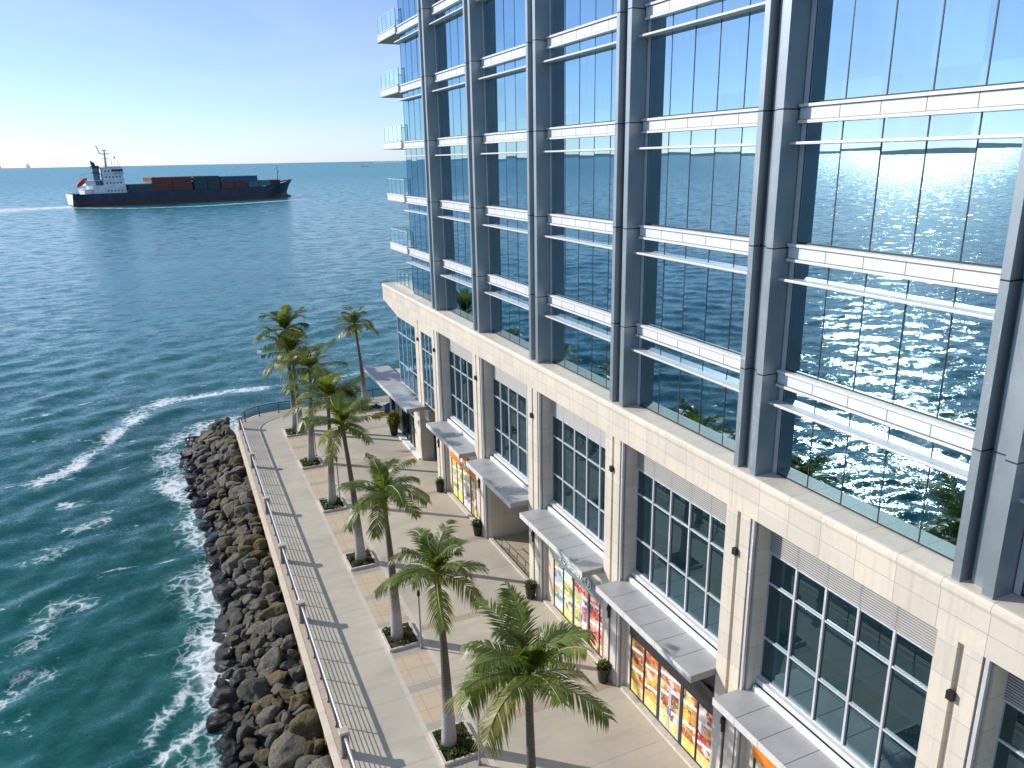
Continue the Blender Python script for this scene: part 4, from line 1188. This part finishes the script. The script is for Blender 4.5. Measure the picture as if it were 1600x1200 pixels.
def passage():
    """ramp opening between pilasters 2 and 3: stone side wall, dark depth, sloping floor, low rail"""
    P = PY[2]; yb = PY[3]+1.0
    mb = MB(); mb.box(FX+.30, 3.2, P-.42, P-.16, 0, 4.86, 'stone_reveal'); bpart(mb, 'passage_wall')
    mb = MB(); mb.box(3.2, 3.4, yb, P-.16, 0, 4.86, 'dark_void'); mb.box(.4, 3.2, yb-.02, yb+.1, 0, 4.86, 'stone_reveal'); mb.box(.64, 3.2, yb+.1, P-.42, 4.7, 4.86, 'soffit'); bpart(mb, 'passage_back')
    mb = MB(); mb.poly([(.3, yb, .012), (3.2, yb, .012), (3.2, P-.42, .012), (.3, P-.42, .012)], 'ramp_floor'); bpart(mb, 'passage_floor')
    mb = MB(); mb.box(.10, .28, yb+.05, P-.2, .004, .10, 'kerb'); bpart(mb, 'passage_kerb')
    t = thing('ramp_rail', 'low thin metal rail across the ramp opening beside the stone side wall', 'railing', (.42, 18.4, 0))
    mb = MB(); mb.tube([(0, 2.2, .62), (0, -2.3, .78)], .022, 'rail_dark', 8); mb.build('top_rail', t)
    mb = MB(); mb.tube([(-.06, 2.1, .14), (-.06, -2.3, .14)], .016, 'rail_dark', 8); mb.build('lower_rail', t)
    for k in range(5):
        y = 2.0 - 1.05*k; mb = MB(); mb.tube([(-.06, y, .02), (-.06, y, .3), (0, y, .62+.035*k)], .018, 'rail_dark', 8); mb.build('post', t)
passage()

def far_shop():
    y0, y1 = 36.95, 40.95
    fr = MB()
    for k in range(5): y = y1 - (y1-y0)*k/4; fr.box(.50, .58, y-.03, y+.03, .14, 4.84, 'dark_frame')
    fr.box(.5, .58, y0, y1, 2.7, 2.76, 'alu_frame'); S = bpart(fr, 'shopfront'); S['label'] = 'green glass shopfront under the long far canopy'
    g = MB()
    for k in range(4): a = y1-(y1-y0)*k/4; pane(g, .55, a, a-(y1-y0)/4, .14, 4.84, 'shop_glass')
    bsub(g, 'pane', S)
    k_ = MB(); k_.box(.1, .62, 35.6, 42.6, .004, .14, 'sign_white'); bsub(k_, 'doorstep', S)
    mb = MB(); mb.box(1.6, 1.7, y0, y1, 0, 4.86, 'door_green'); mb.box(.62, 1.7, y0-.05, y0, 0, 4.86, 'interior_white')
    for k in range(3): mb.box(.9, 1.3, y0+.4+1.1*k, y0+1.0+1.1*k, .1, 1.5+.3*k, 'interior_white')
    bsub(mb, 'interior_display', S)
    c = MB(); c.box(.30, 1.6, 35.35, y0-.06, 0, 4.86, 'stone_pier'); bpart(c, 'pilaster')
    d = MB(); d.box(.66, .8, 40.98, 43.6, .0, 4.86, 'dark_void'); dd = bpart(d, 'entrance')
    for k in range(2): m = MB(); m.box(.58, .655, 41.2+1.2*k, 42.2+1.2*k, .14, 2.6, 'dark_frame'); bsub(m, 'door', dd)
    n = MB(); n.box(.35, 1.0, 43.6, 44.2, 0, 4.86, 'navy'); bpart(n, 'blue_panel')
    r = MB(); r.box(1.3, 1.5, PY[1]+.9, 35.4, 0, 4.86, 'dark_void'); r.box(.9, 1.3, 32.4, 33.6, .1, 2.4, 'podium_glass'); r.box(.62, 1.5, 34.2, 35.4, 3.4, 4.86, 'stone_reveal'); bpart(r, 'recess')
    e = MB(); e.box(.9, 22, 44.2, 44.4, 0, 4.86, 'stone_reveal'); e.box(.9, 22, 38.9, 44.4, 4.62, 4.84, 'canopy_edge'); bpart(e, 'annex')
far_shop()
bpy.context.view_layer.update()

# ------------------------------------------------------------------ container ship
def ship():
    S0 = Vector((-60.8, 531.06, SEA)); E0 = Vector((74.61, 569.06, SEA)); d = (E0-S0).normalized(); ang = math.atan2(d.y, d.x)
    BEAM = 21.0
    off = Vector((-d.y, d.x, 0))*BEAM/2                    # near side is the surveyed line
    root = thing('container_ship', 'dark hulled container ship with white bridge at the stern sailing across the bay', 'ship', S0+off)
    root.rotation_euler = (0, 0, ang)
    # hull: stations along x, sections (half breadth at z levels)
    zs = [-1.5, 0, 2.0, 5.0, 7.4]
    st = []
    for s in np.linspace(-3.4, 143.8, 44):
        u = (s+3.4)/147.2
        top = 7.6 if s < 118 else 7.6 + 1.6*min(1, (s-118)/8) + 3.2*max(0, (s-126)/17.8)
        row = []
        for k, f in enumerate((0, .12, .35, .68, 1.0)):
            z = -1.5 + (top+1.5)*f
            bow = max(0, (s-(114+12*f))/(143.8-(114+12*f))); hb = BEAM/2*(1-min(1, bow)**2.0)
            ster = max(0, (8 - s)/12); hb *= 1 - .5*min(1, ster)**1.5*(1-f)
            zz = z if s > 4 else max(z, -1.5 + (4-s)/7.4*(2.6)*(1-f))
            E_ = (140.5, 139.6, 138.6, 140.6, 143.8)[k]; xs = s if s < 116 else 116 + (s-116)*(E_-116)/(143.8-116)
            row.append((hb, zz, xs))
        st.append((s, row))
    mb = MB()
    for (s0, r0), (s1, r1) in zip(st[:-1], st[1:]):
        for sd_ in (-1, 1):
            for k in range(4):
                q = [(r0[k][2], sd_*r0[k][0], r0[k][1]), (r1[k][2], sd_*r1[k][0], r1[k][1]), (r1[k+1][2], sd_*r1[k+1][0], r1[k+1][1]), (r0[k+1][2], sd_*r0[k+1][0], r0[k+1][1])]
                mb.poly(q if sd_ < 0 else q[::-1], 'hull_paint')
        mb.poly([(r0[4][2], -r0[4][0], r0[4][1]-.9), (r1[4][2], -r1[4][0], r1[4][1]-.9), (r1[4][2], r1[4][0], r1[4][1]-.9), (r0[4][2], r0[4][0], r0[4][1]-.9)], 'ship_grey')
    s0, r0 = st[0]; mb.poly([(s0, a, z) for a, z, _ in r0] + [(s0, -a, z) for a, z, _ in reversed(r0)], 'ship_white')
    mb.build('hull', root)
    m = MB(); m.lathe([(.1,0),(1.1,1.2),(1.3,3.0),(.9,5.5),(.1,6.0)], 'hull_paint', n=12); o = m.build('bulbous_bow', root, smooth=True); o.rotation_euler = (0, R(90), 0); o.location = (135.6, 0, .3)
    # superstructure
    m = MB()
    m.box(9, 27.6, -9.5, 9.5, 7.2, 12.4, 'ship_white')
    for q in range(3): m.box(15.4+q*.2, 27.4-q*.1, -8.8, 8.8, 12.4+3.6*q, 15.7+3.6*q, 'ship_white'); m.box(15.0, 27.9, -9.2, 9.2, 15.7+3.6*q, 16.0+3.6*q, 'ship_white')
    m.box(17.5, 27.0, -8, 8, 23.0, 23.6, 'ship_grey'); m.box(21.5, 27.6, -10.6, 10.6, 19.6, 20.0, 'ship_grey')
    m.box(4, 9, -8, 8, 7.2, 10, 'ship_white'); m.box(3.4, 9, -8.5, 8.5, 10.0, 10.3, 'ship_white'); m.box(6, 11, -7.5, 7.5, 12.4, 15.2, 'ship_white'); m.box(5.5, 15.4, -8.5, 8.5, 15.2, 15.5, 'ship_white')
    house = m.build('bridge_house', root)
    m = MB()
    for q in range(4):
        for p in range(5): m.box(16.8+2.0*p, 17.6+2.0*p, -8.86-.7*(q == 0), -8.82-.7*(q == 0), 8.6+3.6*q + (1 if q else 0), 9.6+3.6*q + (1 if q else 0), 'dark_frame')
    m.box(21, 27.5, -8.86, -8.8, 20.6, 22.0, 'dark_frame'); m.build('window', house)
    m = MB(); m.prism([(10.6,-2.6),(14.4,-2.6),(14.4,2.6),(10.6,2.6)], 12.4, 24.2, 'funnel_teal'); m.box(10.5, 14.5, -2.7, 2.7, 19.6, 20.6, 'funnel_blue'); m.box(10.5, 14.5, -2.7, 2.7, 22.6, 24.3, 'funnel_blue'); f = m.build('funnel', root); f.location = (0, -4, 0)
    m = MB()
    for q in range(3): m.tube([(11.2+.9*q, -1+.8*q, 24), (10.6+.9*q, -1+.8*q, 27.2-.5*q)], .45, 'funnel_blue', 8)
    m.build('exhaust_pipe', f)
    m = MB(); m.tube([(19.6,-2,23.6),(20.0,-2,33.8)], [.7,.35], 'ship_grey', 8); m.tube([(16.6,-2,32.0),(18.5,-2,31.2),(22.6,-2,31.4)], .3, 'ship_grey', 6); m.tube([(17.0,-2,31.8),(15.7,-2,36.3)], .3, 'ship_grey', 6); m.box(18.6, 21.6, -2.3, -1.7, 33.2, 33.6, 'ship_grey'); m.box(17.6, 22.4, -2.2, -1.8, 28.2, 28.5, 'ship_grey'); m.build('mast', root)
    m = MB()
    for x, z in ((22.5,27.5),(24.2,29),(26,28),(26.8,26.6)): m.tube([(x,-5,23.6),(x,-5,z)], .14, 'ship_white', 5)
    m.lathe([(.1,0),(.6,.4),(.6,1),(.1,1.4)], 'ship_white', c=(24.6,-5,28.4), n=8); m.build('antenna', root)
    m = MB(); m.tube([(132.6,0,9.5),(132.8,0,22.3)], [.55,.3], 'ship_grey', 8); m.box(132.2, 133.4, -1, 1, 17.6, 18.4, 'ship_grey'); m.build('foremast', root)
    m = MB(); m.box(29.4, 49.4, -9.4, 9.4, 6.8, 12.4, 'box_green'); m.box(43, 70, -9.0, 9.0, 6.8, 7.9, 'hull_paint'); m.box(43.5, 87, -6.8, 9.0, 7.9, 12.9, 'box_green'); m.box(70, 132, -9.0, 9.0, 6.8, 7.9, 'hull_paint'); m.box(88, 113.6, -6.8, 9.0, 7.9, 11.6, 'box_green'); m.build('hatch_cover', root)
    m = MB()
    for x in np.arange(-2.5, 28, 1.6): m.tube([(x,-10.3,7.5),(x,-10.3,8.6)], .05, 'ship_white', 4)
    m.tube([(-2.5,-10.3,8.6),(29,-10.3,8.6)], .07, 'ship_white', 4); m.tube([(-3,-9,9.0),(-3,9,9.0)], .1, 'ship_grey', 4)
    for x in np.arange(112, 142, 2): m.tube([(x,-7*(1-(x-112)/32),11.6),(x,-7*(1-(x-112)/32),13)], .06, 'ship_white', 4)
    m.build('deck_rail', root)
    m = MB(); m.tube([(.5,-3,8),(4.5,-3,18.5),(9,-3,20)], .28, 'ship_white', 6); m.tube([(.5,2,8),(4.5,2,18.5),(9,2,20)], .28, 'ship_white', 6); m.tube([(-1,-6,7),(1,-6,13)], .2, 'ship_grey', 5); m.build('davit', root)
    mw = Matrix.Translation(root.location) @ Matrix.Rotation(ang, 4, 'Z')
    m = MB(); m.lathe([(.1,-4),(1.0,-3.3),(1.35,-1.5),(1.35,1.8),(.9,3.4),(.1,4)], 'lifeboat_red', n=12); lb = m.build('lifeboat', smooth=True)
    lb.matrix_world = mw @ Matrix.Translation((4.0, -4.5, 14.4)) @ Matrix.Rotation(R(52), 4, 'Y'); tag(lb, 'red enclosed lifeboat hanging on its slanting ramp at the ship stern', 'lifeboat')
    # containers
    cm = {}
    def cmesh(mat, L):
        if (mat, L) in cm: return cm[(mat, L)]
        b = MB(); b.box(0, L-.15, 0, 2.34, 0, 2.78, mat)
        k = int(L/.7)
        for j in range(k): b.box(.15+j*.7, .45+j*.7, -.06, 0, .2, 2.6, mat)
        for j in range(3): b.box(-.06, 0, .15+j*.75, .5+j*.75, .2, 2.6, mat)
        me_o = b.build('tmp'); me = me_o.data; me.name = 'shipping_container'; bpy.data.objects.remove(me_o); cm[(mat, L)] = me; return me
    CL = {'box_red':'rust red shipping container stacked amidships on the ship', 'box_orange':'pale orange ended container at the stern end of the tall stack', 'box_green':'dark green shipping container in the middle of the stack on the ship',
          'box_blue':'blue shipping container in the top tier towards the bow', 'box_teal':'teal shipping container in the low stack near the bow', 'box_darkred':'dark red shipping container low on the deck near the bow'}
    def put(s, row, tier, L, mat, z0=7.9, hz=1.0):
        o = bpy.data.objects.new('shipping_container', cmesh(mat, L)); C.objects.link(o)
        o.matrix_world = mw @ Matrix.Translation((s, -9.6 + row*2.45, z0 + tier*2.82)) @ Matrix.Diagonal((1, 1, hz, 1))
        tag(o, CL[mat], 'container', CL[mat].split(' shipping')[0].split(' ended')[0] + ' containers on the ship')
    for row in range(8):
        for tier in range(3):
            if row == 0 or tier == 2:
                put(43.6, row, tier, 12.4, 'box_orange' if (row in (1,2,4,6)) else 'box_red'); put(56.2, row, tier, 12.4, 'box_red')
                put(70.2, row, tier, 8.4, 'box_green'); put(78.8, row, tier, 8.4, 'box_green')
    for row in range(8):
        if row == 0: put(88, row, 0, 9.2, 'box_red', 7.9, 1.35); put(97.4, row, 0, 9.2, 'box_red', 7.9, 1.35)
        put(88, row, 0, 12.8, 'box_blue', 11.8, 1.4); put(101.0, row, 0, 12.8, 'box_blue', 11.8, 1.4)
        if row < 7: put(114.4, row, 0, 8.4, 'box_teal', 8.6, 1.35)
        if 0 < row < 6: put(123.0, row, 0, 8.4, 'box_darkred', 8.6, 1.35)
    put(107, 0, 0, 7.2, 'box_teal', 8.0, 1.35)
    # far tiny craft on the horizon
    def at_far(px, D):
        dv = (r2*((px-800)/1191.17) - u2*((256-600)/1191.17) + fw); dv.z = 0; dv.normalize(); return CAM.x + dv.x*D, CAM.y + dv.y*D, dv
    x, y, dv = at_far(14, 8000); t = thing('distant_tanker', 'faint hazy tanker on the horizon at the left edge', 'ship', (x, y, SEA)); t.rotation_euler = (0,0,math.atan2(-dv.x, dv.y)*-1 if 0 else math.atan2(dv.x*-1, dv.y))
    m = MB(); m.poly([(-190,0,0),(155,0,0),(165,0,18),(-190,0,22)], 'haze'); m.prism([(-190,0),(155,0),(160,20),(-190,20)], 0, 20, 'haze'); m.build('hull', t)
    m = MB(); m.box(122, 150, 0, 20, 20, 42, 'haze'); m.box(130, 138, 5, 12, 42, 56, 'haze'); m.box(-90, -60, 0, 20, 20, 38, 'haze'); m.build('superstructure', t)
    for px, lb in ((363,'tiny sailing boat on the horizon, left one of the two'), (397,'tiny sailing boat on the horizon, right one of the two')):
        x, y, dv = at_far(px, 3600); t = thing('sailing_boat', lb, 'boat', (x, y, SEA)); t.rotation_euler = (0,0,math.atan2(-dv.x, dv.y))
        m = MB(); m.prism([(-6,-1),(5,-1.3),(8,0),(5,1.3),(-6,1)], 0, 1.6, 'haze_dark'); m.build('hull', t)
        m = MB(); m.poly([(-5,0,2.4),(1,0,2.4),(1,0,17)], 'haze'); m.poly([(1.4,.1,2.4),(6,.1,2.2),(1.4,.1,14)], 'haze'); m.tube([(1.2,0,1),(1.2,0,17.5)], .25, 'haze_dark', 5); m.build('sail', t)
    x, y, dv = at_far(570, 3300); t = thing('barge', 'small dark barge on the horizon left of the balconies', 'boat', (x, y, SEA)); t.rotation_euler = (0,0,math.atan2(-dv.x, dv.y))
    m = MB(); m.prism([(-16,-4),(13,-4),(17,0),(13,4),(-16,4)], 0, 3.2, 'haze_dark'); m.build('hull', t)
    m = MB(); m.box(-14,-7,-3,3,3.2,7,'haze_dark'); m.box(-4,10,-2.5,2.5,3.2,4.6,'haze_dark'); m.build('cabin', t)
    x, y, dv = at_far(606, 8500); t = MB(); pr = None
    ang2 = math.atan2(-dv.x, dv.y)
    for k in range(61):
        u = -160 + 320*k/60; h = (10 + 20*abs(mnoise.noise(Vector((k*.35, 1, 4)))) + 8*mnoise.noise(Vector((k*1.3, 5, 4))))*min(1, k/6, (60-k)/6) + 1
        p = (x + u*math.cos(ang2), y + u*math.sin(ang2)); p2 = (p[0] + dv.x*120, p[1] + dv.y*120)
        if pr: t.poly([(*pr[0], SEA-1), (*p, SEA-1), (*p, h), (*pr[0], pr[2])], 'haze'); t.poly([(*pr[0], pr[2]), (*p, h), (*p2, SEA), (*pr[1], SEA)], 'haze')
        pr = (p, p2, h)
    struct(t, 'far_island')
ship()
